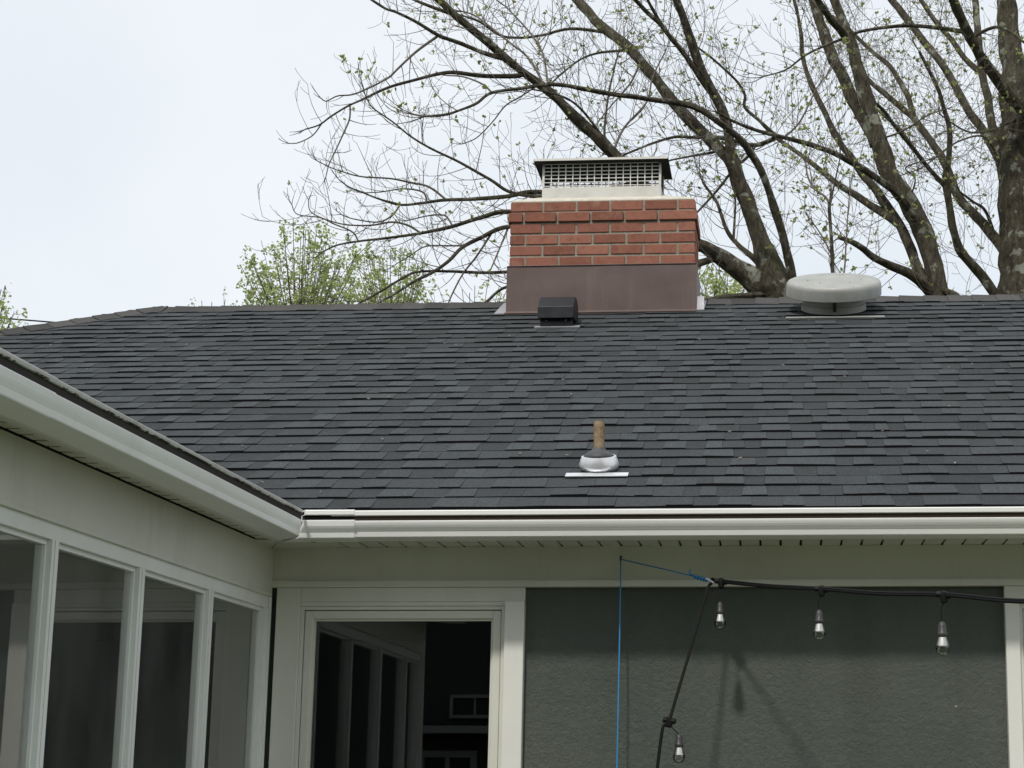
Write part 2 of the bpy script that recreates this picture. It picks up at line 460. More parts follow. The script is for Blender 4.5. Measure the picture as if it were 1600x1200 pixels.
# roof body: front plane with a left hip, back plane, right gable
d0 = -0.012
ridgeL = Vector((HIP_X, RIDGE_Y, RIDGE_Z)); ridgeR = Vector((WX+0.3, RIDGE_Y, RIDGE_Z))
run = RIDGE_Y-EAVE_Y
fl = Vector((HIP_X-run, EAVE_Y, EAVE_Z)); fr_ = Vector((WX+0.3, EAVE_Y, EAVE_Z))
bl = Vector((HIP_X-run, RIDGE_Y+run, EAVE_Z)); br = Vector((WX+0.3, RIDGE_Y+run, EAVE_Z))
dn = Vector((0,0,d0))
rb = MB()
top = [fl, fr_, ridgeR, ridgeL, bl, br]
vs = [p+dn for p in top] + [p+Vector((0,0,-0.09)) for p in (fl, fr_, ridgeR, ridgeL, bl, br)]
rb.add(vs, [(0,1,2,3),(3,2,5,4),(0,3,4),(6,9,8,7),(9,10,11,8),(6,10,9),(0,6,7,1),(1,7,8,2),(2,8,11,5),(5,11,10,4),(4,10,6,0)])
roof = obj('roof', rb, M['roof_deck'], house)

# shingles: courses of laminated tabs, each with its own butt edge
EXP = VMAX/32.0
def lift(u, c): return 0.0066 + 0.0056*noise.noise(Vector((u*1.9, c*3.1, 1.0))) + 0.0022*noise.noise(Vector((u*6.0, c*5.7, 4.0)))
def vwav(u, c): return 0.0120*noise.noise(Vector((u*1.3, c*2.3, 9.0))) + 0.0034*noise.noise(Vector((u*5.0, c*2.9, 2.0)))
def piece(mb, P, u0, u1, c, hi, exp, sk0, sk1, mi_top=0, mi_butt=1):
    v0 = c*exp; vt = v0 + exp + 0.016
    a0, a1 = v0 + vwav(u0, c), v0 + vwav(u1, c)
    l0, l1 = lift(u0, c)+hi, lift(u1, c)+hi
    b = 0.0015
    p = [P(u0, a0, b), P(u1, a1, b), P(u1+sk1, vt, -0.004), P(u0+sk0, vt, -0.004),
         P(u0, a0, l0), P(u1, a1, l1), P(u1+sk1, vt, 0.0012), P(u0+sk0, vt, 0.0012)]
    o = len(mb.v)
    mb.v += [tuple(q) for q in p]
    for q, mi in (((0,3,2,1),1), ((4,5,6,7),0), ((0,1,5,4),1), ((1,2,6,5),0), ((2,3,7,6),0), ((3,0,4,7),0)):
        mb.f.append(tuple(o+i for i in q)); mb.m.append(mi)
def courses(P, n_c, exp, left, right, seed):
    random.seed(seed)
    out = []
    for c in range(n_c):
        uL, uR = left(c), right(c)
        u = uL - uni(0, 0.12)
        raised = rnd() < 0.5; sk = 0.0
        while u < uR:
            w = uni(0.060, 0.145) if raised else uni(0.055, 0.135)
            if rnd() < 0.08: w += 0.10
            u2 = min(u + w, uR)
            if u2 - u > 0.02:
                sk2 = uni(0.002, 0.009) * (-1 if raised else 1)
                tone = min(1, max(0, (0.62 if raised else 0.36) + uni(-0.20, 0.20) + 0.13*noise.noise(Vector((u*0.8, c*0.4, 7)))))
                if rnd() < 0.05: tone *= 0.5
                out.append((c, max(u, uL-0.02), u2, (0.0036 if raised else 0.0) + uni(0, 0.0008), sk, sk2, tone)); sk = sk2
            u = u2 + (0.0004 if rnd() < .4 else 0.0013)
            raised = (not raised) if rnd() < 0.82 else raised
    return out
def left_edge(c):
    Y = EAVE_Y + c*EXP*CA
    return max(-1.90-(Y-5.90)-0.25, HIP_X-(RIDGE_Y-Y)-0.02)
pcs = courses(on_roof, 32, EXP, left_edge, lambda c: WX+0.28, 5)
def shown(q):                                     # size in the picture; outside the frame counts as nothing
    c, u0, u1 = q[:3]
    p = on_roof((u0+u1)/2, c*EXP)
    l = ROT.transposed() @ (p-CAM)
    x, y = PPX + RES_F*l.x/-l.z, PPY - RES_F*l.y/-l.z
    if x < -20 or x > 1620: return 0
    if y > 541+0.535*x: return 0
    return (u1-u0)/l.z**2
order = sorted(range(len(pcs)), key=lambda i: -shown(pcs[i]) if pcs[i][0] > 8 else -10+pcs[i][0]*0.1 if shown(pcs[i]) else 0)
single = set(order[:298])
field = MB(); ftone = []
for i, q in enumerate(pcs):
    c, u0, u1, hi, s0, s1, tone = q
    if i in single:
        mb = MB(); piece(mb, on_roof, u0, u1, c, hi, EXP, s0, s1)
        obj('shingle', mb, [M['shingle'], M['shingle_butt']], roof, tone=tone, fixn=False)
    else:
        piece(field, on_roof, u0, u1, c, hi, EXP, s0, s1); ftone += [tone]*8
tag(obj('shingle_field', field, [M['shingle'], M['shingle_butt']], roof, tones=ftone, fixn=False), kind='stuff')
# starter strip showing under the first course
obj('starter_strip', MB().hexa([on_roof(-1.95,-0.006,-0.012), on_roof(WX+.28,-0.006,-0.012), on_roof(WX+.28,0.10,-0.012), on_roof(-1.95,0.10,-0.012),
                                on_roof(-1.95,-0.006,0.001), on_roof(WX+.28,-0.006,0.001), on_roof(WX+.28,0.10,0.001), on_roof(-1.95,0.10,0.001)]), M['shingle_butt'], roof)

random.seed(31)
bits = MB()
for _ in range(70):
    u, v = uni(-4.5, 3.2), uni(.15, VMAX-.1)
    if u < left_edge(int(v/EXP))+.2: continue
    a_, L_ = uni(0, 6.28), uni(.006, .016)
    e1 = Vector((math.cos(a_), 0, 0)) + RV*math.sin(a_); e2 = Vector((-math.sin(a_), 0, 0)) + RV*math.cos(a_)
    o_ = on_roof(u, v, .0135)
    bits.hexa([o_+e1*L_*p+e2*L_*.45*q+RN*h for h in (0,.004) for p, q in ((-.5,-.5),(.5,-.5),(.5,.5),(-.5,.5))])
tag(obj('fallen_petals', bits, M['mortar'], roof), kind='stuff')
# ridge and hip caps
def cap_piece(p0, p1, a, b, hA, hB, w):
    """saddle strip from p0 to p1; a, b: downslope unit vectors of the two planes"""
    up = Vector((0,0,1)); mb = MB()
    def sec(p, h): return [p+a*w+up*(h*0.55), p+a*0.03+up*(h+0.004), p+up*(h+0.012), p+b*0.03+up*(h+0.004), p+b*w+up*(h*0.55)]
    A, B = sec(p0, hA), sec(p1, hB)
    t = Vector((0,0,-0.012))
    vs = A+B+[q+t for q in A]+[q+t for q in B]
    fs = [(i, i+1, i+6, i+5) for i in range(4)] + [(10+i, 15+i, 16+i, 11+i) for i in range(4)]
    mb.add(vs, fs, 0)
    mb.add(vs, [(i, 10+i, 11+i, i+1) for i in range(4)] + [(5+i, 6+i, 16+i, 15+i) for i in range(4)] + [(0,5,15,10),(4,14,19,9)], 1)
    return mb
dF, dB = -RV, Vector((0, CA, -SA))
random.seed(3)
x = HIP_X; k = 0
while x < WX+0.2:
    x2 = x+0.152
    obj('ridge_cap', cap_piece(Vector((x, RIDGE_Y, RIDGE_Z+0.004)), Vector((x2+0.02, RIDGE_Y, RIDGE_Z+0.004)), dF, dB, 0.007+uni(0,.005), 0.003, 0.135+uni(-.006,.006)),
        [M['cap_shingle'], M['shingle_butt']], roof, tone=uni(0.2,0.9))
    x = x2
hipd = (fl-ridgeL).normalized(); hl = (fl-ridgeL).length
dL = Vector((-CA, 0, -SA))
def across(plane_dir, axis):
    v = plane_dir - axis*plane_dir.dot(axis); return v.normalized()
aF, aL = across(dF, hipd), across(dL, hipd)
t = -0.05
while t < 3.4:
    obj('hip_cap', cap_piece(ridgeL+hipd*(t+0.17)+Vector((0,0,.004)), ridgeL+hipd*(t-0.02)+Vector((0,0,.004)), aF, aL, 0.007+uni(0,.005), 0.003, 0.115+uni(-.012,.012)),
        [M['cap_shingle'], M['shingle_butt']], roof, tone=uni(0.2,0.9))
    t += 0.15
# the last ridge cap curls over the hip
obj('ridge_cap', cap_piece(ridgeL+Vector((-0.13,0,-0.030)), ridgeL+Vector((0.10,0,0.010)), dF, dB, 0.010, 0.006, 0.11), [M['cap_shingle'], M['shingle_butt']], roof, tone=0.5)

SKEW[0] = 0.0167
# porch roof: same pitch, gable towards the garden
PEX = -1.87
pw = 1.75
def on_porch(u, v, h=0.0): return Vector((PEX, u, 2.612)) + Vector((-CA,0,SA))*v + Vector((SA,0,CA))*h
pr = MB()
prz = 2.612 + pw*SL
yE = 9.2
pr.add([(PEX,PY0-.2,2.600),(PEX,yE,2.600),(PEX-pw,yE,prz-.012),(PEX-pw,PY0-.2,prz-.012),(PEX-2*pw,PY0-.2,2.600),(PEX-2*pw,yE,2.600),
        (PEX,PY0-.2,2.52),(PEX,yE,2.52),(PEX-pw,yE,prz-.09),(PEX-pw,PY0-.2,prz-.09),(PEX-2*pw,PY0-.2,2.52),(PEX-2*pw,yE,2.52)],
       [(0,1,2,3),(3,2,5,4),(6,9,8,7),(9,10,11,8),(0,6,7,1),(4,5,11,10),(0,3,9,6),(3,4,10,9),(1,7,8,2),(2,8,11,5)])
proof = obj('porch_roof', pr, M['roof_deck'], house)
pf = MB(); pt = []
for c, u0, u1, hi, s0, s1, tone in courses(on_porch, 14, EXP, lambda c: PY0-.2, lambda c: min(6.0 + c*EXP*CA + 0.1, yE), 8):
    piece(pf, on_porch, u0, u1, c, hi, EXP, s0, s1); pt += [tone]*8
tag(obj('shingle_field', pf, [M['shingle'], M['shingle_butt']], proof, tones=pt), kind='stuff')
obj('gable_wall', MB().add([(PX,PY0,2.505),(PEX-pw*2+.16,PY0,2.505),(PEX-pw,PY0,prz-.09),(PX,PY0+.1,2.505),(PEX-pw*2+.16,PY0+.1,2.505),(PEX-pw,PY0+.1,prz-.09)],
    [(0,1,2),(3,5,4),(0,3,4,1),(1,4,5,2),(2,5,3,0)]), M['cream_paint'], proof)

SKEW[0] = 0.0
# gutters (K profile: d outwards from the fascia, z up)
outer = [(0,.095),(0,0),(.084,0),(.0885,.003),(.093,.021),(.0965,.0255),(.0985,.0285),(.104,.036),(.1085,.044),(.1115,.052),(.1125,.058),(.1110,.0605),
         (.1045,.0620),(.1035,.0770),(.1165,.0775),(.1205,.0800),(.121,.0945),(.118,.0985),(.108,.0985)]
inner = [(.108,.0965),(.1165,.0945),(.1175,.083),(.1015,.0815),(.1015,.0625),(.109,.0595),(.109,.056),(.094,.026),(.087,.0045),(.083,.002),(.002,.002),(.002,.095)]
prof = outer+inner
def prof_off(o):
    cx, cz = 0.06, 0.05
    return [(d + (o if d > 0.06 else 0), z + (o if z > 0.05 else -o)) for d, z in outer] + [(d, z) for d, z in inner]
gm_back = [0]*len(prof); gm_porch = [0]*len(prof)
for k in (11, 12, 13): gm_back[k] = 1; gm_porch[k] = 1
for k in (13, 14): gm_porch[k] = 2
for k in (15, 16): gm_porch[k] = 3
FY, FXp = 5.971, -1.921
gz0 = 2.498
back_place = lambda d, z, t: (t, FY-d, gz0+z)
porch_place = lambda d, z, t: (FXp+d, t, gz0+z)
gmats = [M['gutter_white'], M['grime'], M['grime_lip']]
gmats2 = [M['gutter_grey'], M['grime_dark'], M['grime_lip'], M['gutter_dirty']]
gut = obj('gutter', MB().sweep(prof, back_place, lambda d: -1.70, lambda d: WX+.28, gm_back, 8), gmats, house)
gp = prof_off(0.0030)
corner = MB().sweep(gp, back_place, lambda d: FXp+d, lambda d: -1.615 + (0.004 if d > .1 else 0), gm_back, 1)
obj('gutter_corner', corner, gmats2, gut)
corner2 = MB().sweep(gp, porch_place, lambda d: 5.90, lambda d: FY-d-0.0006, gm_porch, 1)
SKEW[0] = 0.0167
upright = lambda pr: [(.121-(.121-d)*.45 if d > .08 else d, z+.0070 if .0755 <= z <= .0835 and d > .1 else z) for d, z in pr]
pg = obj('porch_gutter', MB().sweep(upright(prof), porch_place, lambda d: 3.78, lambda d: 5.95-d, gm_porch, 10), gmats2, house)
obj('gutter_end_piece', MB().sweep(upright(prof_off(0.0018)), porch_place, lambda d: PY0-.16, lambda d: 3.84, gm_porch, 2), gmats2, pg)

SKEW[0] = 0.0
# fascia and soffits
obj('fascia', MB().box(-1.898, WX+.28, FY, FY+.022, 2.500, 2.592), M['cream_paint'], house)
SKEW[0] = 0.0167
obj('porch_fascia', MB().box(FXp-.022, FXp, PY0-.16, FY+.022, 2.500, 2.588), M['cream_paint'], house)
SKEW[0] = 0.0
sb = MB().box(FXp-.022, WX+.28, FY+.0225, WALL+.1, 2.522, 2.530)
soffit = obj('soffit', sb, M['gap_dark'], house)
obj('soffit_trim', MB().box(-1.83, WX+.25, FY+.0225, FY+.066, 2.5035, 2.520), M['soffit_paint'], soffit, bevel=0.002)
random.seed(21)
x = -1.80
slat_mesh = None
while x < 3.3:
    if slat_mesh is None:
        s_ = obj('soffit_slat', MB().box(x, x+.0690, FY+.067, WALL+.004, 2.507, 2.5215), M['soffit_paint'], soffit)
        slat_mesh = s_; sx0 = x; s_loc = s_.location.copy()
    else:
        s2 = slat_mesh.copy(); scene.collection.objects.link(s2); s2.parent = soffit
        s2.location = s_loc + Vector((x-sx0, 0, uni(-.0008,.0008)))
    x += 0.078
SKEW[0] = 0.0167
psb = MB().box(PX-.05, FXp-.0225, PY0-.16, FY+.02, 2.522, 2.530)
psof = obj('porch_soffit', psb, M['gap_dark'], house)
obj('soffit_trim', MB().box(FXp-.050, FXp-.0225, PY0-.16, 5.984, 2.5035, 2.520), M['soffit_paint'], psof, bevel=0.002)
y = PY0-.15; first = None
while y < 5.91:
    if first is None:
        first = obj('soffit_slat', MB().box(PX+.007, FXp-.0505, y, y+.0630, 2.511, 2.5215), M['soffit_paint'], psof); y0_ = y; l0_ = first.location.copy()
    else:
        s2 = first.copy(); scene.collection.objects.link(s2); s2.parent = psof
        s2.location = l0_ + Vector((SKEW[0]*(y-y0_), y-y0_, uni(-.0008,.0008)))
    y += 0.078
# corner infill with its mitre strip
obj('corner_panel', MB().box(PX-.004, -1.8015, 5.985, WALL+.004, 2.5045, 2.5215), M['soffit_paint'], psof, bevel=0.002)
obj('mitre_strip', MB().tube([(-1.90,5.92,2.503),(PX,6.19,2.503)], 0.006, 6), M['soffit_paint'], psof)
obj('soffit_hole', MB().lathe([(0.009,0),(0.009,.004)], (-1.815, 6.02, 2.5015), n=16), M['gap_dark'], psof)

SKEW[0] = 0.0
# frieze and its moulding
obj('frieze_board', MB().box(PX+.002, WX, WALL, WALL+.05, 2.374, 2.5065), M['cream_paint'], house)
obj('frieze_moulding', MB().box(PX+.002, WX, WALL-.012, WALL+.05, 2.346, 2.3735), M['cream_paint'], house, bevel=0.003)
SKEW[0] = 0.0167
pfz = MB(); nU, nV = 70, 6
for j in range(nV+1):
    for i in range(nU+1):
        yy = PY0 + (WALL-.0005-PY0)*i/nU; zz = 2.325 + (2.5065-2.325)*j/nV
        k = math.sin(math.pi*j/nV)
        pfz.v.append((PX + k*(.005*noise.noise(Vector((yy*3.4, zz*4, 3))) + .0022*noise.noise(Vector((yy*11, zz*8, 6)))), yy, zz))
for j in range(nV):
    for i in range(nU):
        q = j*(nU+1)+i; pfz.f.append((q, q+1, q+nU+2, q+nU+1)); pfz.m.append(0)
obj('porch_frieze', pfz, M['porch_paint'], house, smooth=True)

SKEW[0] = 0.0
# walls
ST = WALL+.018
wl = MB()
wl.box(-1.012, .846, ST, ST+.2, 0, 2.3455)
wl.box(-2.10, -2.005, ST, ST+.2, 0, 2.3455)
wl.box(-2.005, -1.012, ST+.001, ST+.2, 0, .62)
wl.box(.846, 2.35, ST+.001, ST+.2, 0, .62)
wl.box(2.35, WX, ST, ST+.2, 0, 2.3455)
wl.box(WX-.2, WX-.001, ST+.2, 13.5, 0, 2.5)
wl.box(-7.9, WX-.2, 13.3, 13.5, 0, 2.5)
wl.box(-7.9, -7.7, ST+.2, 13.3, 0, 2.5)
wl.box(-7.7, -2.10, ST+.1, ST+.19, 0, 2.5)
wall = obj('stucco_wall', wl, M['stucco'], house)
obj('chipped_spot', MB().lathe([(0.006,0),(0.003,.002)], tuple(at(1494,1104,ST-.0012)), ax=(0,-1,0), n=7), M['mortar'], wall)

def ring(mb, x0, x1, z0, z1, w, y0, y1, wb=None):
    wb = wb or w
    mb.box(x0, x0+w, y0, y1, z0, z1); mb.box(x1-w, x1, y0, y1, z0, z1)
    mb.box(x0+w, x1-w, y0, y1, z1-w, z1); mb.box(x0+w, x1-w, y0, y1, z0, z0+wb)
def back_window(x0, x1, right_proud):
    """x0, x1: outer edges of the casing"""
    zt, zb = 2.3455, .62
    f = MB(); fx0, fx1, fz1 = x0+.098, x1-.079, 2.272
    ring(f, fx0, fx1, zb+.06, fz1, .014, WALL+.004, WALL+.12)
    w = obj('window', f, M['cream_paint'], house, bevel=0.0015)
    sx0, sx1, sz1 = fx0+.0165, fx1-.0165, fz1-.0165
    s = MB(); ring(s, sx0, sx1, zb+.0765, sz1, .032, WALL+.012, WALL+.05)
    obj('sash', s, M['cream_paint'], w, bevel=0.003)
    b = MB(); ring(b, sx0+.0322, sx1-.0322, zb+.109, sz1-.0322, .008, WALL+.022, WALL+.05)
    obj('glazing_bead', b, M['cream_paint'], w)
    obj('pane', MB().box(sx0+.036, sx1-.036, WALL+.034, WALL+.038, zb+.112, sz1-.036), M['glass'], w)
    obj('casing', MB().box(x0, fx0-.0005, WALL-.004, WALL+.06, zb+.03, zt), M['cream_paint'], w, bevel=0.003)
    obj('casing', MB().box(fx1+.0005, x1, WALL-.016, WALL+.06, zb+.03, 2.289), M['white_paint'], w, bevel=0.004)
    obj('head_casing', MB().box(fx0, x1-.0005, WALL-.003, WALL+.06, 2.2895, zt), M['cream_paint'], w, bevel=0.002)
    obj('head_trim', MB().box(fx0, fx1, WALL-.001, WALL+.06, 2.2725, 2.289), M['cream_paint'], w, bevel=0.002)
    obj('sill', MB().box(x0-.02, x1+.02, WALL-.05, WALL+.06, zb-.02, zb+.03), M['white_paint'], w, bevel=0.004)
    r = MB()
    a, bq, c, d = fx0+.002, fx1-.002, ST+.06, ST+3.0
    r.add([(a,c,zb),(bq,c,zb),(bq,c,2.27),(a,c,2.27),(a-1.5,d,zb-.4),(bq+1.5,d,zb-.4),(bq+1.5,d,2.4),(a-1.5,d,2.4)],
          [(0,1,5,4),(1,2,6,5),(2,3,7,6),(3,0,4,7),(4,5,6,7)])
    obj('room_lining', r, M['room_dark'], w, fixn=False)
    return w
back_window(-2.006, -1.0125, True)
# right window: mirrored arrangement, its near jamb is all the frame shows
def right_window():
    x0, x1, zb, zt = .8465, 2.35, .62, 2.3455
    f = MB(); ring(f, x0+.055, x1-.055, zb+.06, 2.272, .014, WALL+.004, WALL+.12)
    w = obj('window', f, M['cream_paint'], house, bevel=0.0015)
    s = MB(); ring(s, x0+.0715, x1-.0715, zb+.0765, 2.2555, .046, WALL+.012, WALL+.05)
    obj('sash', s, M['cream_paint'], w, bevel=0.003)
    obj('pane', MB().box(x0+.115, x1-.115, WALL+.034, WALL+.038, zb+.12, 2.212), M['glass'], w)
    obj('casing', MB().box(x0, x0+.0545, WALL-.016, WALL+.06, zb+.03, 2.289), M['white_paint'], w, bevel=0.004)
    obj('casing', MB().box(x1-.0545, x1, WALL-.016, WALL+.06, zb+.03, 2.289), M['white_paint'], w, bevel=0.004)
    obj('head_casing', MB().box(x0, x1, WALL-.008, WALL+.06, 2.2895, zt), M['cream_paint'], w, bevel=0.003)
    obj('head_trim', MB().box(x0+.055, x1-.055, WALL-.001, WALL+.06, 2.2725, 2.289), M['cream_paint'], w, bevel=0.002)
    obj('sill', MB().box(x0-.02, x1+.02, WALL-.05, WALL+.06, zb-.02, zb+.03), M['white_paint'], w, bevel=0.004)
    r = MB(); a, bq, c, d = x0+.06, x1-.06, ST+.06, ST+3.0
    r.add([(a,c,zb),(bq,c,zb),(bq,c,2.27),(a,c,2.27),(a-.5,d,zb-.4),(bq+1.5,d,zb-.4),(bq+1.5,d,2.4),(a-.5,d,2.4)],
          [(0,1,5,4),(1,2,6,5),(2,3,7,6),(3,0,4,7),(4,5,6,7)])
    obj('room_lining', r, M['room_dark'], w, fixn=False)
right_window()

# porch: glazed side wall
SKEW[0] = 0.0167
pz0 = 0.72
porch = obj('porch_window', MB().box(PX-.07, PX-.006, PY0, 6.172, 2.262, 2.318), M['vinyl'], house, bevel=0.002)
obj('head_drip', MB().box(PX-.07, PX+.004, PY0, 6.19, 2.3085, 2.3245), M['porch_paint'], porch, bevel=0.002)
muls = [3.44, 3.785, 4.385, 4.985, 5.585, 6.172]
for i, ym in enumerate(muls):
    wm = .037 if 0 < i < 5 else .036
    mb = MB().box(PX-.050, PX-.001, ym-wm*.55, ym, pz0, 2.2615)
    mb.box(PX-.050, PX-.003, ym-wm, ym-wm*.55-.0015, pz0, 2.2615)
    obj('mullion', mb, M['vinyl'], porch, bevel=0.0015)
for a, b in zip(muls[:-1], muls[1:]):
    y0, y1 = a, b-.037
    s = MB()
    x0, x1 = PX-.042, PX-.019
    s.box(x0, x1, y0+.0005, y0+.009, pz0, 2.2615); s.box(x0, x1, y1-.009, y1-.0005, pz0, 2.2615)
    s.box(x0, x1, y0+.009, y1-.009, 2.247, 2.2615); s.box(x0, x1, y0+.009, y1-.009, pz0, pz0+.03)
    obj('sash', s, M['vinyl'], porch)
    obj('pane', MB().box(PX-.033, PX-.029, y0+.007, y1-.007, pz0+.02, 2.252), M['greyed_glass'], porch)
obj('end_trim', MB().box(PX-.06, PX+.004, 6.1735, 6.192, 0.05, 2.3075), M['vinyl'], porch, bevel=0.002)
obj('porch_sill', MB().box(PX-.09, PX+.03, PY0, 6.172, pz0-.05, pz0-.0005), M['white_paint'], porch, bevel=0.004)
obj('porch_base_wall', MB().box(PX-.15, PX-.004, PY0, 6.217, 0, pz0-.0505), M['stucco'], house)
# porch interior and end wall
pin = MB()
X0, X1, Y0_, Y1_ = -5.3, PX-.07, PY0+.05, 6.21
pin.box(X0, X1, Y0_, Y1_, 0.02, 0.05)
pin.box(X0, X1-.02, Y0_, Y1_, 2.40, 2.44)
pin.box(X0-.1, X0, Y0_-.1, Y1_, 0.0, 2.5)
pin.box(X0, PX-.08, Y1_+.001, Y1_+.05, 0.0, 2.5)
obj('porch_interior', pin, M['porch_inside'], house)
pe = MB(); pe.box(-5.3, PX-.0005, PY0-.1, PY0-.0005, 0, .70); pe.box(-5.3, PX-.0005, PY0-.1, PY0-.0005, 2.28, 2.5055)
for xq in (-5.3, -4.25, -3.2, -2.15): pe.box(xq, xq+.1195, PY0-.1, PY0-.0005, .70, 2.28)  # open bays added in the unseen end wall to let daylight brighten the interior
obj('porch_end_wall', pe, M['cream_paint'], house)

SKEW[0] = 0.0
# ------------------------------------------------------------------ chimney (part of the house)
CX0, CX1, CY0, CY1 = -1.715, -.541, 9.60, 10.00
FT = 4.784
ch = MB().box(CX0+.006, CX1-.006, CY0+.006, CY1-.006, 4.0, 5.222)
chim = obj('chimney', ch, M['mortar'], house)
CH = .0728
random.seed(4)
for i in range(6):
    zb = FT + i*CH + .005; zt = zb + CH - .0128
    o = .013 if i == 4 else 0.0
    half = (i % 2 == 0)
    def run_bricks(a, b, half, place):
        t = a
        Lh, L, J = .0905, .2000, .0140
        k = 0
        while t < b - .03:
            w = Lh if (k == 0 and half) else L
            if not (k == 0 and half) and k == 0: w = L
            e = min(t+w, b)
            if b - e < .05: e = b
            place(t, e); t = e + J; k += 1
    def pf_(a, b):
        j = uni(-.0015,.0015)
        obj('brick', MB().box(a, b, CY0-o+j, CY0+.09, zb+uni(-.001,.001), zt+uni(-.001,.001)), M['brick'], chim, bevel=0.004)
    run_bricks(CX0-o, CX1+o, half, pf_)
    def pr_(a, b):
        obj('brick', MB().box(CX1-.09, CX1+o+uni(-.0015,.0015), a, b, zb, zt), M['brick'], chim, bevel=0.004)
    run_bricks(CY0+.108, CY1+o, not half, pr_)
    def pl_(a, b):
        obj('brick', MB().box(CX0-o+uni(-.0015,.0015), CX0+.09, a, b, zb, zt), M['brick'], chim, bevel=0.004)
    run_bricks(CY0+.108, CY1+o, not half, pl_)
cr = MB()
a = .004; zc = 5.2175
cr.add([(CX0+a,CY0+a,zc),(CX1-a,CY0+a,zc),(CX1-a,CY1-a,zc),(CX0+a,CY1-a,zc),
        (CX0+a+.006,CY0+a+.006,zc+.014),(CX1-a-.006,CY0+a+.006,zc+.014),(CX1-a-.006,CY1-a-.006,zc+.014),(CX0+a+.006,CY1-a-.006,zc+.014),
        (CX0+.16,CY0+.09,zc+.060),(CX1-.20,CY0+.09,zc+.060),(CX1-.20,CY1-.04,zc+.060),(CX0+.16,CY1-.04,zc+.060)],
       [(0,3,2,1),(0,1,5,4),(1,2,6,5),(2,3,7,6),(3,0,4,7),(4,5,9,8),(5,6,10,9),(6,7,11,10),(7,4,8,11),(8,9,10,11)])
obj('chimney_crown', cr, M['crown_mortar'], chim, bevel=0.004)
# sheet metal flashing wrapped round the foot, slightly buckled
fl_ = MB()
nx, nz = 26, 8
def fy(x, z): return CY0-.016 + 0.003*noise.noise(Vector((x*3.0, z*4.0, 2.0))) + .0015*noise.noise(Vector((x*8, z*9, 5.0)))
zlo = roof_z(CY0-.02)-.005
for j in range(nz+1):
    for i in range(nx+1):
        x = CX0-.008 + (CX1-CX0+.016)*i/nx; z = zlo + (FT+.002-zlo)*j/nz
        fl_.v.append((x, fy(x, z) if 0 < i < nx else CY0-.016, z))
for j in range(nz):
    for i in range(nx):
        q = j*(nx+1)+i
        fl_.f.append((q, q+1, q+nx+2, q+nx+1)); fl_.m.append(0)
flash = obj('flashing', fl_, M['brown_metal'], chim, smooth=True)
for s, xx in ((-1, CX0-.008), (1, CX1+.008)):
    mb = MB()
    zf, zr = roof_z(CY0-.016)-.01, RIDGE_Z-.01
    x0, x1 = (xx-.004, xx) if s < 0 else (xx, xx+.004)
    mb.box(x0, x1, CY0-.017, CY1+.02, zf-.05, FT+.002)
    obj('side_flashing', mb, M['brown_metal'], chim)
obj('flashing_hem', MB().tube([(CX0-.008, CY0-.018, FT+.001), (CX1+.008, CY0-.018, FT+.003)], .004, 6), M['brown_metal'], chim)
def roof_plate(u0, u1, v0, v1, h0, h1):
    return MB().hexa([on_roof(u0,v0,h0), on_roof(u1,v0,h0), on_roof(u1,v1,h0), on_roof(u0,v1,h0), on_roof(u0,v0,h1), on_roof(u1,v0,h1), on_roof(u1,v1,h1), on_roof(u0,v1,h1)])
vC = (CY0-EAVE_Y)/CA
obj('flashing_apron', roof_plate(CX0-.01, CX1+.01, vC-.075, vC-.01, .004, .016), M['brown_metal'], chim)
# step flashings at both corners
mb = roof_plate(CX0-.075, CX0-.012, vC-.085, vC+.30, .004, .0165); obj('step_flashing', mb, M['lead'], chim)
mb = roof_plate(CX1+.012, CX1+.06, vC-.045, vC+.30, .004, .0165)
mb.hexa([on_roof(CX1+.014,vC-.02,.0165), on_roof(CX1+.058,vC-.02,.0165), on_roof(CX1+.058,vC-.012,.0165), on_roof(CX1+.014,vC-.012,.0165),
         on_roof(CX1+.014,vC+.04,.085), on_roof(CX1+.058,vC+.04,.085), on_roof(CX1+.058,vC+.048,.085), on_roof(CX1+.014,vC+.048,.085)])
obj('step_flashing', mb, M['lead'], chim)

# ------------------------------------------------------------------ chimney cap
cap = empty('chimney_cap', (-1.15, 9.85, 5.28))
tag(cap, 'stainless steel mesh chimney cap with flat dark lid on the brick chimney', 'chimney cap')
KX0, KX1, KY0, KY1, KZ0, KZ1, KZ2 = -1.527, -.763, 9.665, 9.91, 5.262, 5.334, 5.492
sk = MB()
for b in ((KX0,KX1,KY0,KY0+.004),(KX0,KX1,KY1-.004,KY1),(KX0,KX0+.004,KY0+.004,KY1-.004),(KX1-.004,KX1,KY0+.004,KY1-.004)):
    sk.box(*b, KZ0, KZ1)
obj('skirt', sk, M['stainless'], cap, bevel=0.001)
for x in (KX0, KX1-.014):
    for y in (KY0, KY1-.014):
        obj('corner_post', MB().box(x, x+.014, y-.0015, y+.0125, KZ1-.001, KZ2), M['stainless'], cap)
def mesh_panel(p0, p1, ncol, nrow):
    mb = MB(); p0, p1 = Vector(p0), Vector(p1)
    d = p1-p0
    for i in range(ncol+1):
        q = p0 + d*(i/ncol); mb.tube([q+Vector((0,0,KZ1)), q+Vector((0,0,KZ2))], .0036, 5)
    for j in range(nrow+1):
        z = KZ1 + (KZ2-KZ1)*(j+.35)/(nrow+.35); mb.tube([p0+Vector((0,0,z)), p1+Vector((0,0,z))], .0036, 5)
    return mb
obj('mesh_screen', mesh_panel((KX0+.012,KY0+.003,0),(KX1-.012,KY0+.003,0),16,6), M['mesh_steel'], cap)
obj('mesh_screen', mesh_panel((KX0+.012,KY1-.006,0),(KX1-.012,KY1-.006,0),16,6), M['cap_black'], cap)
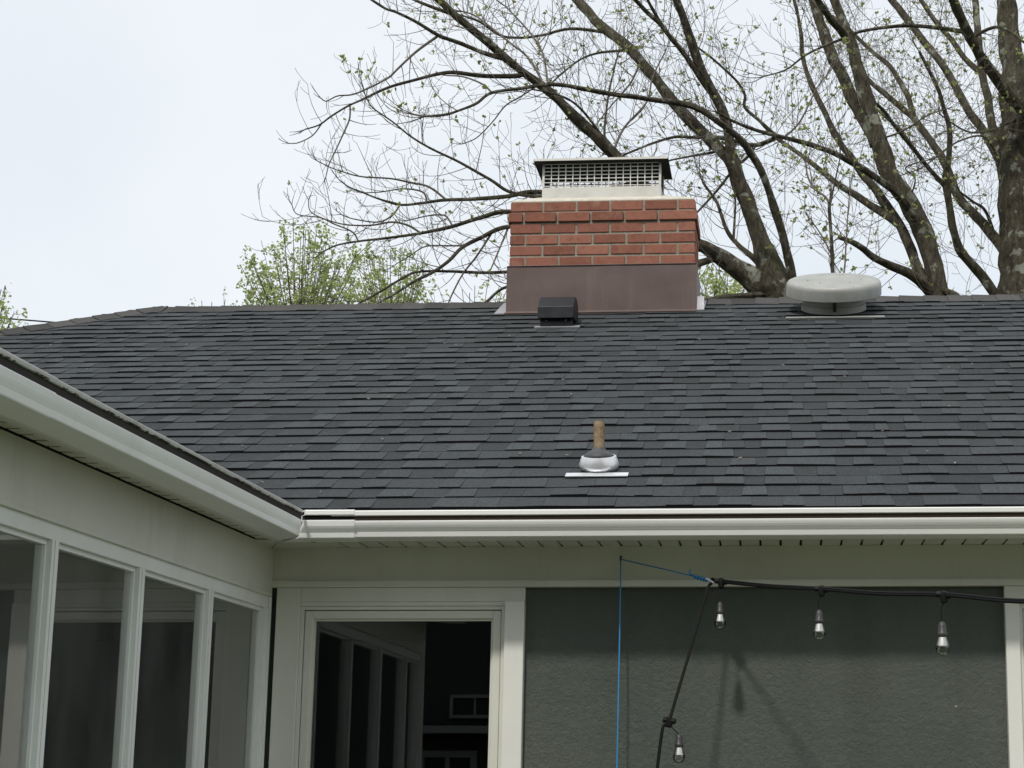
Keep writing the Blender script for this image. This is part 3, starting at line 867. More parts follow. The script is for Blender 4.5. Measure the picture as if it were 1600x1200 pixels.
obj('mesh_screen', mesh_panel((KX0+.006,KY0+.012,0),(KX0+.006,KY1-.012,0),6,6), M['cap_black'], cap)
obj('mesh_screen', mesh_panel((KX1-.006,KY0+.012,0),(KX1-.006,KY1-.012,0),6,6), M['cap_black'], cap)
LX0, LX1, LY0, LY1 = -1.577, -.714, 9.606, 9.965
ld = MB()
ld.add([(LX0,LY0,5.492),(LX1,LY0,5.492),(LX1,LY1,5.492),(LX0,LY1,5.492),(LX0,LY0,5.503),(LX1,LY0,5.503),(LX1,LY1,5.503),(LX0,LY1,5.503),
        (-1.25,9.78,5.530),(-1.04,9.78,5.530)],
       [(0,3,2,1),(0,1,5,4),(1,2,6,5),(2,3,7,6),(3,0,4,7),(4,5,9,8),(5,6,9),(6,7,8,9),(7,4,8)])
lid = obj('lid', ld, M['cap_black'], cap)
obj('lid_rim', MB().box(LX0+.002, LX1-.002, LY0-.004, LY0-.0005, 5.4905, 5.505), M['stainless'], lid)
obj('lid_knob', MB().lathe([(.02,0),(.02,.012),(.012,.03),(.004,.034)], (-1.145,9.78,5.529), n=14), M['black_metal'], lid)

# ------------------------------------------------------------------ black exhaust hood
hood = empty('exhaust_hood', (-1.34, 9.2, roof_z(9.2)))
tag(hood, 'black box exhaust vent on the roof below the brick chimney', 'roof vent')
HX0, HX1 = -1.452, -1.236
zf = roof_z(9.17)
def extrude_x(prof, x0, x1):
    n = len(prof); mb = MB()
    mb.add([(x0,y,z) for y,z in prof]+[(x1,y,z) for y,z in prof], [tuple(range(n-1,-1,-1)), tuple(range(n,2*n))]+[(i,(i+1)%n,(i+1)%n+n,i+n) for i in range(n)])
    return mb
obj('collar', extrude_x([(9.145,zf-.04),(9.145,4.320),(9.30,4.38),(9.30,4.28)], HX0+.012, HX1-.012), M['black_metal'], hood, bevel=0.003)
obj('cover', extrude_x([(9.112,4.312),(9.112,4.378),(9.200,4.462),(9.27,4.462),(9.33,4.43),(9.33,4.335),(9.2,4.312)], HX0, HX1), M['black_metal'], hood, bevel=0.004)
obj('damper_lip', MB().box(HX0+.004, HX1-.004, 9.106, 9.1115, 4.306, 4.318), M['black_metal'], hood)
vh = (9.13-EAVE_Y)/CA
obj('flange', roof_plate(HX0-.02, HX1+.035, vh-.005, vh+.035, .004, .0125), M['lead'], hood)
for xx in (HX0+.05, HX1-.05):
    obj('screw', MB().lathe([(.004,0),(.003,.003)], (xx, 9.1445, 4.300), ax=(0,-1,0), n=8), M['galvanised'], hood)

# ------------------------------------------------------------------ round aluminium vent
VU, VY = .318, 9.545
vV = (VY-EAVE_Y)/CA
vbase = on_roof(VU, vV, 0)
vent = empty('roof_vent', vbase)
tag(vent, 'round mushroom shaped aluminium attic vent beside the tree trunks at the ridge', 'roof vent')
obj('flange', roof_plate(VU-.295, VU+.295, vV-.285, vV-.255, .008, .0145), M['aluminium'], vent)
obj('neck', MB().lathe([(.200,.012),(.196,.05),(.190,.052),(.186,.135),(.180,.135),(.180,.012)], vbase, RN, 40, closed=False), M['aluminium'], vent, smooth=True)
obj('hood', MB().lathe([(.270,.106),(.289,.102),(.2915,.105),(.2905,.160),(.2870,.176),(.279,.187),(.263,.1935),(.235,.1965),(.12,.2005),(.0,.202)], vbase, RN, 48, closed=False), M['aluminium'], vent, smooth=True)
obj('hood_underside', MB().lathe([(.286,.113),(.18,.125),(.0,.125)], vbase, RN, 40, closed=False), M['aluminium'], vent)
br_ = MB()
for an in (math.pi*.5, math.pi*1.17, math.pi*1.83):
    dvec = Vector((math.cos(an),0,0)) - RV*math.sin(an)
    o_ = vbase + dvec*.199
    obj('bracket', MB().tube([o_+RN*.03, o_+RN*.128], .010, 4), M['dark_metal'], vent)
for an in (0.3, 1.0, 2.1, 2.8, -1.2):
    obj('rivet', MB().lathe([(.006,0),(.004,.003)], vbase + (Vector((math.cos(an),0,0)) - RV*math.sin(an))*.17 + RN*.1970, RN, 8), M['dark_metal'], vent)

# ------------------------------------------------------------------ plumbing vent
BX, BY = -.747, 6.372
vB = (BY-EAVE_Y)/CA
bp = on_roof(BX, vB, 0)
pipe = empty('plumbing_vent', bp)
tag(pipe, 'short rusty vent pipe in a shiny metal boot low on the roof', 'vent pipe')
fm = roof_plate(BX-.127, BX+.127, vB-.110, vB-.064, .008, .0145)
obj('flange', fm, M['galvanised'], pipe, bevel=0.002)
ax = (RN*0.75 + Vector((0,0,1))*0.25).normalized()
obj('boot', MB().lathe([(.050,-.002),(.064,.005),(.0755,.014),(.0810,.024),(.0805,.034),(.0760,.050),(.0705,.064),(.066,.066)], bp, ax, 36), M['galvanised'], pipe, smooth=True)
obj('collar', MB().lathe([(.0665,-.006),(.064,.003),(.053,.011),(.041,.018),(.029,.026),(.0245,.034)], bp+ax*.063, (ax+Vector((0,0,1.6))).normalized(), 28), M['rubber'], pipe, smooth=True)
pm = MB()
pm.lathe([(.0225,0),(.0228,.06),(.0215,.12),(.0225,.20),(.0219,.226)], (BX-.003, BY, 2.822), n=20, closed=False)
pm.lathe([(.0215,.226),(.017,.226),(.017,.10)], (BX-.003, BY, 2.822), n=20, closed=False)
obj('pipe', pm, M['rusty_pipe'], pipe, smooth=True)

# ------------------------------------------------------------------ string lights and the blue cord
sl = empty('string_lights', (0.1, 5.6, 0.0))
tag(sl, 'black festoon light string with clear bulbs hanging in front of the stucco wall', 'string lights')
def smooth_path(pts, k=6):
    pts = [Vector(p) for p in pts]; out = []
    for i in range(len(pts)-1):
        p0, p1, p2, p3 = pts[max(i-1,0)], pts[i], pts[i+1], pts[min(i+2,len(pts)-1)]
        for s in range(k):
            t = s/k
            out.append(0.5*((2*p1)+(p2-p0)*t+(2*p0-5*p1+4*p2-p3)*t*t+(3*p1-p0-3*p2+p3)*t**3))
    out.append(pts[-1]); return out
clip = at(1113, 909, 6.03)
k1, k2, k3 = at(1127, 909, 6.0), at(1284, 921, 5.5), at(1475, 930, 4.95)
end = at(1640, 939, 4.52)
j4 = at(1046, 1126, 5.86)
cord_pts = [at(1030,1192,5.84)+Vector((-.12,-.04,-1.3)), at(1028,1192,5.84), j4, at(1080,1010,5.93), at(1104,925,6.0), clip + Vector((-.004,0,-.006)), clip+Vector((0,0,.010)), k1,
            (k1+k2)/2+Vector((0,0,-.004)), k2, (k2+k3)/2+Vector((0,0,-.006)), k3, end, end+Vector((.30,-.55,.02)), end+Vector((.9,-1.6,.20))]
obj('cord', MB().tube(smooth_path(cord_pts, 8), .0060, 8), M['black_rubber'], sl, smooth=True)
obj('cord_strand', MB().tube([p+Vector((0,-.003,.0052)) for p in smooth_path([k1+Vector((-.03,0,0)), k1, (k1+k2)/2+Vector((0,0,-.004)), k2, (k2+k3)/2+Vector((0,0,-.006)), k3, end, end+Vector((.30,-.55,.02))], 8)], .0042, 6), M['black_rubber'], sl, smooth=True)
# the post that carries the far end, outside the picture
post = obj('wooden_post', MB().box(end.x+.86, end.x+.95, end.y-1.66, end.y-1.57, -.02, end.z+.26), M['wood_pole'], bevel=0.006)
tag(post, 'plain wooden post holding the far end of the light string', 'post')
obj('coil', MB().tube(smooth_path([cord_pts[0]] + [Vector((cord_pts[0].x-.15+.16*math.cos(a), cord_pts[0].y-.1+.16*math.sin(a), .045+.004*a)) for a in (0,1,2,3,4,5,6)], 5), .0066, 6), M['black_rubber'], sl, smooth=True)
def bulb(k, drop, tilt=(0,0)):
    kp = Vector(k)
    b0 = kp + Vector((tilt[0], tilt[1], -drop))
    obj('cord_tee', MB().lathe([(.004,-.026),(.011,-.022),(.0135,-.006),(.0125,.008),(.006,.014)], kp, n=12), M['black_rubber'], sl, smooth=True)
    obj('tee_sleeve', MB().tube([kp+Vector((-.022,.006,.004)), kp+Vector((.022,-.006,-.003))], .0098, 8), M['black_rubber'], sl)
    obj('drop_wire', MB().tube(smooth_path([kp+Vector((0,0,-.02)), kp*.5+b0*.5+Vector((-.006,0,0)), b0], 5), .0024, 6), M['black_rubber'], sl)
    s_ = obj('socket', MB().lathe([(.003,.004),(.009,-.001),(.0125,-.010),(.0128,-.028),(.0150,-.031),(.0160,-.033),(.0160,-.042),(.0145,-.044)], b0, n=20), M['grey_socket'], sl, smooth=True)
    g_ = obj('bulb', MB().lathe([(.0135,-.043),(.0160,-.052),(.0195,-.064),(.0220,-.073),(.0224,-.080),(.0205,-.089),(.0160,-.0955),(.0090,-.0992),(.0,-.1005)], b0, n=24, closed=False), M['bulb_glass'], sl, smooth=True)
    obj('reflector', MB().lathe([(.0125,-.0435),(.0150,-.053),(.0182,-.065),(.0196,-.0715),(.0170,-.073),(.0,-.070)], b0, n=24, closed=False), M['bulb_silver'], g_, smooth=True)
bulb(k1, .080, (-.004,-.01)); bulb(k2, .074, (-.010,0)); bulb(k3, .085, (-.008,0)); bulb(j4, .052, (.036,-.01))

hook_p = at(970, 874, WALL-.03)
cordb = empty('blue_cord', hook_p)
tag(cordb, 'thin blue cord hanging from a hook on the white frieze board', 'cord')
obj('cord_drop', MB().tube(smooth_path([hook_p+Vector((0,0,.004)), at(968,1000,WALL-.07), at(964,1195,WALL-.09), at(964,1195,WALL-.09)+Vector((-.01,-.02,-1.6))], 6), .0028, 6), M['blue_cord'], cordb)
tie = at(1082, 900, 6.07)
obj('cord_stay', MB().tube([hook_p+Vector((0,-.004,.0)), at(1040, 890, 6.10), tie, clip], .0028, 6), M['blue_cord'], cordb)
kn = MB()
random.seed(2)
kp_ = []
for i in range(16):
    t = i/15; c = tie.lerp(clip, t*.75)
    kp_.append(c + Vector((0, .007*math.cos(i*2.2), .008*math.sin(i*2.2))))
obj('knot', kn.tube(smooth_path(kp_, 3), .0034, 6), M['blue_cord'], cordb)
obj('loose_end', MB().tube(smooth_path([tie, tie+Vector((-.012,-.01,.014)), tie+Vector((-.005,-.01,.022))], 4), .0028, 6), M['blue_cord'], cordb)
hk = obj('hook', MB().tube(smooth_path([hook_p+Vector((0,.04,.012)), hook_p+Vector((0,.0,.012)), hook_p+Vector((0,-.012,.006)), hook_p+Vector((0,-.012,-.004)), hook_p+Vector((0,0,-.006))], 4), .003, 6), M['hook_metal'], cordb)
obj('ring_clip', MB().tube([clip+Vector((-.022,-.004,.012)), clip+Vector((.006,-.012,-.006))], .0045, 6), M['galvanised'], cordb)

# ------------------------------------------------------------------ trees
def resample(pts, k=5):
    return smooth_path(pts, k)
TREES = {}
def make_limbs(tree_name, base_Y, specs, label, cat='tree', group=None):
    """specs: name -> (parent, [(x,y)..], w0, w1, dY) in photo pixels"""
    t = {'limbs': {}}
    for nm, (par, pts, w0, w1, dY) in specs.items():
        if par is None: Ys = base_Y
        else:
            best = None
            for q, Yq, wq in t['limbs'][par]['px']:
                dd = (q[0]-pts[0][0])**2 + (q[1]-pts[0][1])**2
                if best is None or dd < best[0]: best = (dd, Yq)
            Ys = best[1]
        L = [0.0]
        for a, b in zip(pts[:-1], pts[1:]): L.append(L[-1] + math.hypot(b[0]-a[0], b[1]-a[1]))
        dense, dpx = [], []
        n = len(pts)
        sm = smooth_path([(p[0], p[1], L[i]/L[-1]) for i, p in enumerate(pts)], 6)
        P3, R3 = [], []
        for s in sm:
            tt = min(1, max(0, s.z)); Yq = Ys + dY*tt**1.2
            p = at(s.x, s.y, Yq)
            if hasattr(w0, '__len__'):
                fi = 0
                while fi < n-2 and L[fi+1]/L[-1] < tt: fi += 1
                ff = (tt*L[-1]-L[fi])/(L[fi+1]-L[fi]); w = w0[fi] + (w0[fi+1]-w0[fi])*ff
            else: w = w0 + (w1-w0)*tt**0.85
            P3.append(p); R3.append(max(w*.5*px_size(p), .003))
            dpx.append(((s.x, s.y), Yq, w))
        t['limbs'][nm] = {'p': P3, 'r': R3, 'px': dpx, 'w': (w0[0], w0[-1]) if hasattr(w0, '__len__') else (w0, w1)}
    return t

def twigs(mb, leaves, start, direction, length, r, depth, rng, leafp, upturn=0.10, leaf_size=.025):
    pos = Vector(start); d = Vector(direction).normalized()
    nseg = max(4, int(length/.075)); st = length/nseg
    pts, rad = [pos.copy()], [r]
    bend = Vector((rng.uniform(-1,1), rng.uniform(-1,1), rng.uniform(-.3,1))).normalized()*rng.uniform(.05,.17)
    for i in range(nseg):
        d = (d + Vector((0,0,upturn*(i/nseg+.2))) + bend + Vector((rng.gauss(0,.035), rng.gauss(0,.035), rng.gauss(0,.035)))).normalized()
        pos = pos + d*st
        pts.append(pos.copy()); rad.append(max(r*(1-(i+1)/nseg*.62), .0018))
        if depth > 0 and i > 0 and rng.random() < (.62 if depth > 1 else .50):
            side = d.orthogonal().normalized(); side.rotate(Matrix.Rotation(rng.uniform(0, 6.283), 3, d))
            twigs(mb, leaves, pos, d*.75+side*.8, length*rng.uniform(.25,.6), max(rad[-1]*.72,.0019), depth-1, rng, leafp, upturn, leaf_size)
    mb.tube(pts, rad, 4 if r < .006 else 5, caps=False)
    if rng.random() < leafp:
        tuft(leaves, pos, d, rng, leaf_size)
def tuft(leaves, pos, d, rng, size):
    for k in range(rng.randint(3, 6)):
        side = d.orthogonal().normalized(); side.rotate(Matrix.Rotation(rng.uniform(0,6.283), 3, d))
        ld_ = (d*rng.uniform(.2,1.0)+side*rng.uniform(.4,1.0)).normalized(); L = size*rng.uniform(.8,1.9)
        wv = ld_.cross(Vector((rng.uniform(-1,1),rng.uniform(-1,1),rng.uniform(-1,1)))).normalized()*L*.34
        nv = ld_.cross(wv).normalized()*L*.12
        b0 = Vector(pos)
        leaves.add([b0, b0+ld_*L*.5+wv+nv, b0+ld_*L, b0+ld_*L*.5-wv+nv], [(0,1,2),(0,2,3)])

def build_tree(name, label, t, base, trunk_keys, leafp, tw_scale=1.0, skip=(), seed=1, density=.105, group=None, upturn=.1):
    root = empty(name, base)
    tag(root, label, 'tree', group)
    rng = random.Random(seed)
    tw, lv = MB(), MB()
    tk = obj_trunk = None
    for key, L in t['limbs'].items():
        n = 12 if L['w'][0] > 16 else 8 if L['w'][0] > 6 else 6
        rough = .28 if L['w'][0] > 16 else .18 if L['w'][0] > 7 else .08
        mb = MB().tube(L['p'], L['r'], n, rough=rough)
        if key in trunk_keys:
            o = obj('trunk', mb, M['bark'], root, smooth=True, fixn=False)
        else:
            o = obj('limb', mb, M['bark'] if L['w'][0] > 4.5 else M['twig_bark'], root, smooth=True, fixn=False)
        if key in skip: continue
        bare = key[0] == 'p' and len(key) == 2
        lp = leafp*(.12 if bare else .5 if key[0] == 'b' and name == 'budding_tree' else 1.0)
        den = density*(1.45 if bare else 1.15 if key[0] == 'b' else 1.0)
        P, R = L['p'], L['r']; acc = 0.0
        for i in range(1, len(P)):
            seg = (P[i]-P[i-1]); acc += seg.length
            w = L['px'][i][2]
            if w > 24: acc = min(acc, .05); continue
            sp = den*(1.0 if w < 8 else 1.7 if w < 14 else 3.2)
            while acc > sp:
                acc -= sp*rng.uniform(.6,1.5)
                dd = seg.normalized(); side = dd.orthogonal().normalized(); side.rotate(Matrix.Rotation(rng.uniform(0,6.283), 3, dd))
                side.y *= .75; side.z += .25
                ln = rng.uniform(.22, .85)*tw_scale*(.62 if bare else .75 if key[0] == 'b' else 1)*(1.0 if w < 9 else 1.35)
                twigs(tw, lv, P[i]-dd*rng.uniform(0,seg.length), dd*rng.uniform(.25,.9)+side, ln, min(R[i]*.6, rng.uniform(.0027,.0050)), (1 if bare else 2) if ln > .4 else 1, rng, lp, upturn)
        if L['w'][1] < 6:
            dd = (P[-1]-P[-2]).normalized()
            for q in range(3):
                twigs(tw, lv, P[-1], dd+Vector((rng.uniform(-.5,.5),rng.uniform(-.5,.5),rng.uniform(-.4,.5))), rng.uniform(.2,.5)*tw_scale*(.38 if key[0] in 'pb' else 1), min(R[-1]*.8,.006), 0 if bare else 1, rng, lp, upturn)
    cr_ = obj('crown', tw, M['twig_bark'], root, fixn=False); tag(cr_, kind='stuff')
    if lv.v:
        l_ = obj('bud_leaves', lv, M['bud_leaf'], cr_, fixn=False); tag(l_, kind='stuff')
    return root

def ground_base(x, y, Y):
    p = at(x, y, Y); return Vector((p.x, Y, 0))
A_Y = 14.2
A = {
 'trunk': (None, [(1240,1150),(1238,900),(1234,640),(1231,500),(1222,462),(1206,425),(1190,380),(1176,340),(1163,307),(1149,268),(1139,242)], [92,80,70,60,54,42,28,25,24,24,25], 0, 0),
 'a1': ('trunk', [(1143,250),(1131,240),(1103,212),(1072,181),(1044,149),(1022,120),(994,87),(972,66),(941,42),(912,11),(890,-14),(850,-60)], 19, 14, 1.0),
 'a2': ('trunk', [(1145,252),(1140,225),(1136,197),(1125,164),(1107,131),(1090,94),(1079,61),(1068,28),(1055,-4),(1040,-50)], 17, 12, -.6),
 'a3': ('a2', [(1125,164),(1098,128),(1072,88),(1048,59),(1031,37),(1009,17),(988,-6),(970,-30)], 10, 6, -.7),
 'a3b': ('a3', [(1034,40),(1024,22),(1014,4),(1006,-14)], 6, 4, -.2),
 'a4': ('trunk', [(1216,462),(1190,446),(1147,417),(1125,402),(1103,388),(1086,379),(1050,345),(1005,290),(970,252),(954,236),(932,214),(902,186),(869,153),(840,129),(812,109),(786,87),(762,66),(733,42),(709,22),(680,-6),(650,-30)], [48,42,30,25,22,20,19,19,19,19,18,17,15,14,13,13,12,12,11,11,10], 0, -1.2),
 'a5': ('trunk', [(1246,560),(1243,470),(1237,436),(1232,406),(1221,362),(1210,325),(1197,286),(1184,257),(1169,233),(1158,219),(1132,197),(1107,179),(1081,166),(1055,160),(1022,156),(989,151),(956,147),(912,139),(880,133),(851,132),(816,138),(768,145),(744,162),(716,173),(696,179),(663,182)], 17, 3.2, -2.2),
 'a6': ('trunk', [(1190,420),(1180,406),(1153,382),(1136,360),(1121,318),(1112,304),(1098,285)], 10, 3.5, .4),
 'a7': ('a6', [(1146,375),(1148,340),(1149,315),(1147,290)], 5, 3, .3),
 'a8': ('trunk', [(1205,462),(1160,463),(1120,466),(1085,472)], 16, 5, -1.0),
 'p1': ('a4', [(790,92),(757,83),(720,68),(685,55),(648,33),(619,19),(602,13),(578,-2),(560,-14)], 8.5, 3.2, -.6),
 'p2': ('a4', [(712,24),(670,9),(646,-1),(620,-14)], 6.5, 4, .2),
 'p3': ('p1', [(683,57),(650,81),(622,107),(606,122),(571,140),(549,148),(527,150),(510,158),(501,153)], 4.5, 1.8, -.4),
 'p4': ('a4', [(818,113),(812,118),(786,119),(748,118),(709,113),(683,116),(648,125),(606,137),(567,155),(543,166),(517,182),(499,195),(477,202)], 8.5, 2.2, -.8),
 'p5': ('p4', [(547,166),(546,186),(536,210),(523,238),(514,257),(509,277)], 3, 1.6, -.1),
 'p6': ('p4', [(502,194),(488,212),(466,223),(451,224)], 2.4, 1.5, -.1),
 'p7': ('a5', [(768,144),(753,131),(724,120),(698,118)], 3.6, 2, .2),
 'p8': ('a5', [(840,133),(815,150),(790,165),(770,190),(745,215),(722,225)], 2.6, 1.6, .2),
 'h': ('a4', [(1000,284),(930,300),(860,308),(800,301),(765,280),(715,252),(677,234),(643,214),(613,190),(582,168),(571,149)], 9, 1.8, -.9),
 'b1': ('a4', [(1060,358),(1000,335),(930,312),(840,300),(790,307),(740,311),(690,313),(660,317),(625,320),(590,310),(565,300),(545,292),(530,281)], 13, 2, -1.1),
 'b1a': ('b1', [(697,312),(670,292),(640,285),(610,279),(565,276),(537,269),(515,261),(495,251)], 4, 1.6, -.3),
 'b1b': ('b1', [(667,315),(660,300),(630,295),(595,300),(570,301)], 3, 1.6, .3),
 'b1c': ('b1', [(625,320),(612,337),(590,347),(552,342),(533,335)], 3.2, 1.6, -.2),
 'b2': ('a4', [(1086,380),(1000,362),(900,345),(795,331),(752,340),(702,355),(660,364),(605,372),(560,377),(527,383),(505,393)], 14, 2.4, -1.4),
 'b2a': ('b2', [(657,364),(637,352),(612,347),(580,352),(540,351),(507,342),(485,330),(482,312)], 3.8, 1.5, -.3),
 'b2b': ('b2', [(560,377),(550,362),(522,350),(500,340),(465,335),(456,320)], 3, 1.5, -.2),
 'b2c': ('b2', [(707,353),(695,337),(670,337),(635,345)], 3, 1.6, .3),
 'b3': ('a4', [(1103,388),(1000,385),(880,356),(795,354),(750,372),(722,387),(702,407),(677,425),(647,440),(615,460),(587,475),(560,490)], 13, 3, -1.6),
 'b3a': ('b3', [(767,366),(745,400),(722,430),(702,470),(698,490)], 4, 2.4, -.3),
 'b3b': ('b3', [(727,384),(702,384),(665,385),(640,400),(615,415)], 3, 1.5, -.2),
 'b3c': ('b3', [(794,356),(777,397),(765,425)], 3.4, 2, -.2),
 'b4': ('a4', [(1125,402),(1000,430),(880,424),(795,425),(752,426),(702,424),(652,425),(625,437),(595,455),(560,475)], 10, 3, -1.5),
 'b5': ('a4', [(1125,402),(1000,440),(880,436),(795,447),(762,470),(745,485)], 9, 4, -1.2),
 'm1': ('a1', [(943,50),(891,45),(847,55),(812,59),(781,55),(751,35),(722,24)], 5.5, 3, -.8),
 'm2': ('a1', [(974,79),(934,83),(902,96),(862,129)], 4.6, 2.6, -1.0),
 'm3': ('a5', [(856,131),(849,87),(834,59),(815,36),(790,10)], 4, 2.4, .6),
 'm4': ('a5', [(849,131),(827,92),(792,63),(748,28),(725,18)], 4, 2.6, .6),
 'm5': ('a4', [(945,222),(945,195),(952,142),(965,87),(975,60)], 4.6, 2, .7),
 'm6': ('a4', [(950,226),(912,175),(880,151),(834,140)], 5, 2.4, -.5),
 'm7': ('a4', [(958,238),(975,200),(1010,160),(1020,120),(1040,80)], 4.4, 2, .6),
 'm8': ('a1', [(1000,98),(985,130),(955,165),(935,190)], 3.4, 1.8, -.5),
}
tA = make_limbs('A', A_Y, A, '')
build_tree('budding_tree', 'leaning grey tree whose long bare branches spread behind the brick chimney', tA, ground_base(1240,1150,A_Y), ('trunk',), .13, seed=5, density=.088, upturn=.13, tw_scale=.86)

D_Y = 16.0
D = {
 'trunk': (None, [(1480,1150),(1478,900),(1474,640),(1471,520),(1467,465),(1456,406),(1437,351),(1417,312),(1392,275),(1378,236),(1366,197),(1353,153),(1341,109),(1333,77),(1320,44),(1311,20),(1302,-6),(1290,-50)], [60,55,48,40,33,30,30,30,29,28,26,24,20,18,15,14,14,13], 0, 0),
 'd2': ('trunk', [(1368,225),(1356,197),(1342,172),(1329,149),(1316,118),(1302,92),(1294,70),(1283,39),(1274,11),(1268,-8),(1255,-50)], 22, 13, .8),
 'd2b': ('trunk', [(1322,66),(1315,50),(1296,28),(1278,0),(1262,-24)], 13, 9, -.8),
 'd3': ('trunk', [(1462,470),(1442,436),(1429,406),(1416,373),(1403,347),(1386,323),(1372,301),(1353,279),(1342,264),(1329,244),(1316,228),(1300,201),(1285,168),(1272,142),(1261,114),(1254,87),(1252,57),(1246,20),(1235,-20)], 19, 4.5, .9),
 'd3b': ('d3', [(1403,350),(1392,341),(1364,323),(1337,305),(1309,288),(1285,268),(1267,254),(1250,241),(1221,221),(1198,203)], 14, 5, .7),
 'd4': ('trunk', [(1464,465),(1451,452),(1425,430),(1392,415),(1364,402),(1348,388),(1330,378),(1311,371)], 20, 7, -1.0),
 'd5': ('trunk', [(1445,372),(1431,342),(1403,303),(1381,286),(1348,264),(1320,248),(1294,235),(1256,223),(1217,213),(1180,203),(1147,190),(1120,175)], 16, 4, -2.2),
 'd5a': ('d5', [(1215,212),(1208,217),(1180,227),(1151,221),(1121,215),(1086,215),(1055,214),(1022,223),(987,237),(965,246)], 8, 3, -.5),
 'd5b': ('d5', [(1217,213),(1208,208),(1186,188),(1164,168),(1164,149),(1153,129),(1136,112),(1114,92),(1090,74)], 6.5, 3, -.3),
 'd5c': ('d5a', [(1180,227),(1168,245),(1147,264),(1121,297),(1090,331),(1075,345)], 6, 3, -.2),
 'd5d': ('d5a', [(1151,222),(1140,233),(1125,236),(1085,243),(1046,251),(1020,262)], 4.5, 2.4, -.2),
 'd5e': ('d5', [(1226,214),(1250,190),(1275,140),(1290,120)], 4, 2, .3),
 'd6': ('trunk', [(1462,452),(1480,456),(1497,464),(1515,480)], 14, 6, -.5),
 'd7': ('trunk', [(1372,218),(1410,205),(1450,180),(1480,170)], 3.6, 1.8, -.8),
 'd8': ('trunk', [(1420,315),(1430,280),(1415,262),(1450,250)], 3.4, 1.8, -.5),
 'd9': ('trunk', [(1352,150),(1380,172),(1400,200),(1425,230),(1450,262),(1475,290)], 5, 7, 1.0),
}
tD = make_limbs('D', D_Y, D, '')
build_tree('budding_tree', 'lichen spotted tree trunk that forks above the roof vent, with a broken reddish branch', tD, ground_base(1480,1150,D_Y), ('trunk',), .22, seed=8, density=.10)

F_Y = 17.5
F = {
 'trunk': (None, [(1615,1150),(1612,900),(1608,640),(1604,520),(1604,470),(1598,400),(1594,330),(1588,260),(1586,200),(1584,150),(1581,90),(1575,40),(1572,-4),(1566,-50)], [100,95,88,82,78,72,64,54,48,43,36,31,28,26], 0, 0),
 'f2': ('trunk', [(1608,300),(1604,230),(1598,175),(1578,151),(1556,122),(1536,94),(1519,66),(1504,33),(1488,-2),(1470,-40)], 24, 14, -1.6),
 'f2b': ('f2', [(1508,50),(1490,47),(1469,44),(1425,40),(1381,43),(1342,50),(1316,61),(1283,74),(1256,88),(1228,109),(1195,119)], 8, 2.2, -.8),
 'f3': ('trunk', [(1585,350),(1572,300),(1563,252),(1550,197),(1543,153),(1534,109),(1528,55),(1523,-4),(1515,-50)], 18, 9, .8),
 'f4': ('f3', [(1560,248),(1550,228),(1534,201),(1512,171),(1491,131),(1469,96),(1442,63),(1416,28),(1390,-4),(1370,-30)], 15, 10, 1.0),
 'f5': ('f3', [(1537,122),(1532,114),(1508,92),(1486,61),(1460,31),(1438,-2)], 10, 7, .5),
 'e': ('trunk', [(1598,470),(1584,420),(1556,373),(1523,336),(1497,307),(1486,277),(1471,246),(1453,219),(1429,186),(1412,171),(1386,149),(1359,127),(1340,105)], 20, 7, .9),
 'e2': ('e', [(1428,184),(1425,173),(1418,149),(1403,123),(1390,103),(1368,85),(1344,63),(1322,42),(1300,25)], 10, 5, .6),
 'g': ('trunk', [(1602,540),(1578,498),(1556,463),(1534,430),(1512,406),(1497,384),(1488,351),(1482,314),(1477,277),(1482,252),(1484,203),(1475,171),(1467,142),(1451,109),(1436,80)], 20, 4.5, -1.0),
 'g2': ('g', [(1478,292),(1473,286),(1451,262),(1429,233),(1407,203),(1390,188),(1370,171)], 6.5, 4, .5),
 'k1': ('trunk', [(1600,172),(1580,190),(1545,205),(1510,205),(1470,180)], 5, 2, -2.0),
 'k2': ('f2', [(1516,60),(1560,42),(1600,66),(1630,90)], 6, 4, -.5),
 'k3': ('e', [(1556,375),(1540,330),(1520,315),(1500,300)], 7, 3, -.5),
 'k4': ('f3', [(1566,265),(1540,215),(1500,220),(1470,240),(1440,262),(1405,275)], 4.5, 2, -1.2),
}
tF = make_limbs('F', F_Y, F, '')
build_tree('budding_tree', 'thick dark tree trunk beside the forked trunk, a black limb slanting out of it', tF, ground_base(1615,1150,F_Y), ('trunk',), .22, seed=9, density=.10)

H = {
 'trunk': (None, [(1304,1150),(1303,800),(1302,520),(1301,425),(1299,373),(1296,330),(1296,316)], 12, 5.5, 0),
 'h1': ('trunk', [(1296,318),(1289,307),(1272,294),(1262,275),(1259,255)], 4.5, 2.5, .3),
 'h2': ('trunk', [(1297,320),(1302,296),(1308,268),(1313,245)], 4, 2, -.2),
 'h3': ('trunk', [(1304,465),(1318,430),(1322,380),(1325,330),(1328,300)], 3.6, 2, .4),
 'h4': ('trunk', [(1300,400),(1285,370),(1268,345)], 3, 1.8, .3),
}
tH = make_limbs('H', 13.2, H, '')
build_tree('sapling', 'slender bare sapling rising behind the round aluminium roof vent', tH, ground_base(1304,1150,13.2), ('trunk',), .5, tw_scale=.6, seed=12, density=.09)

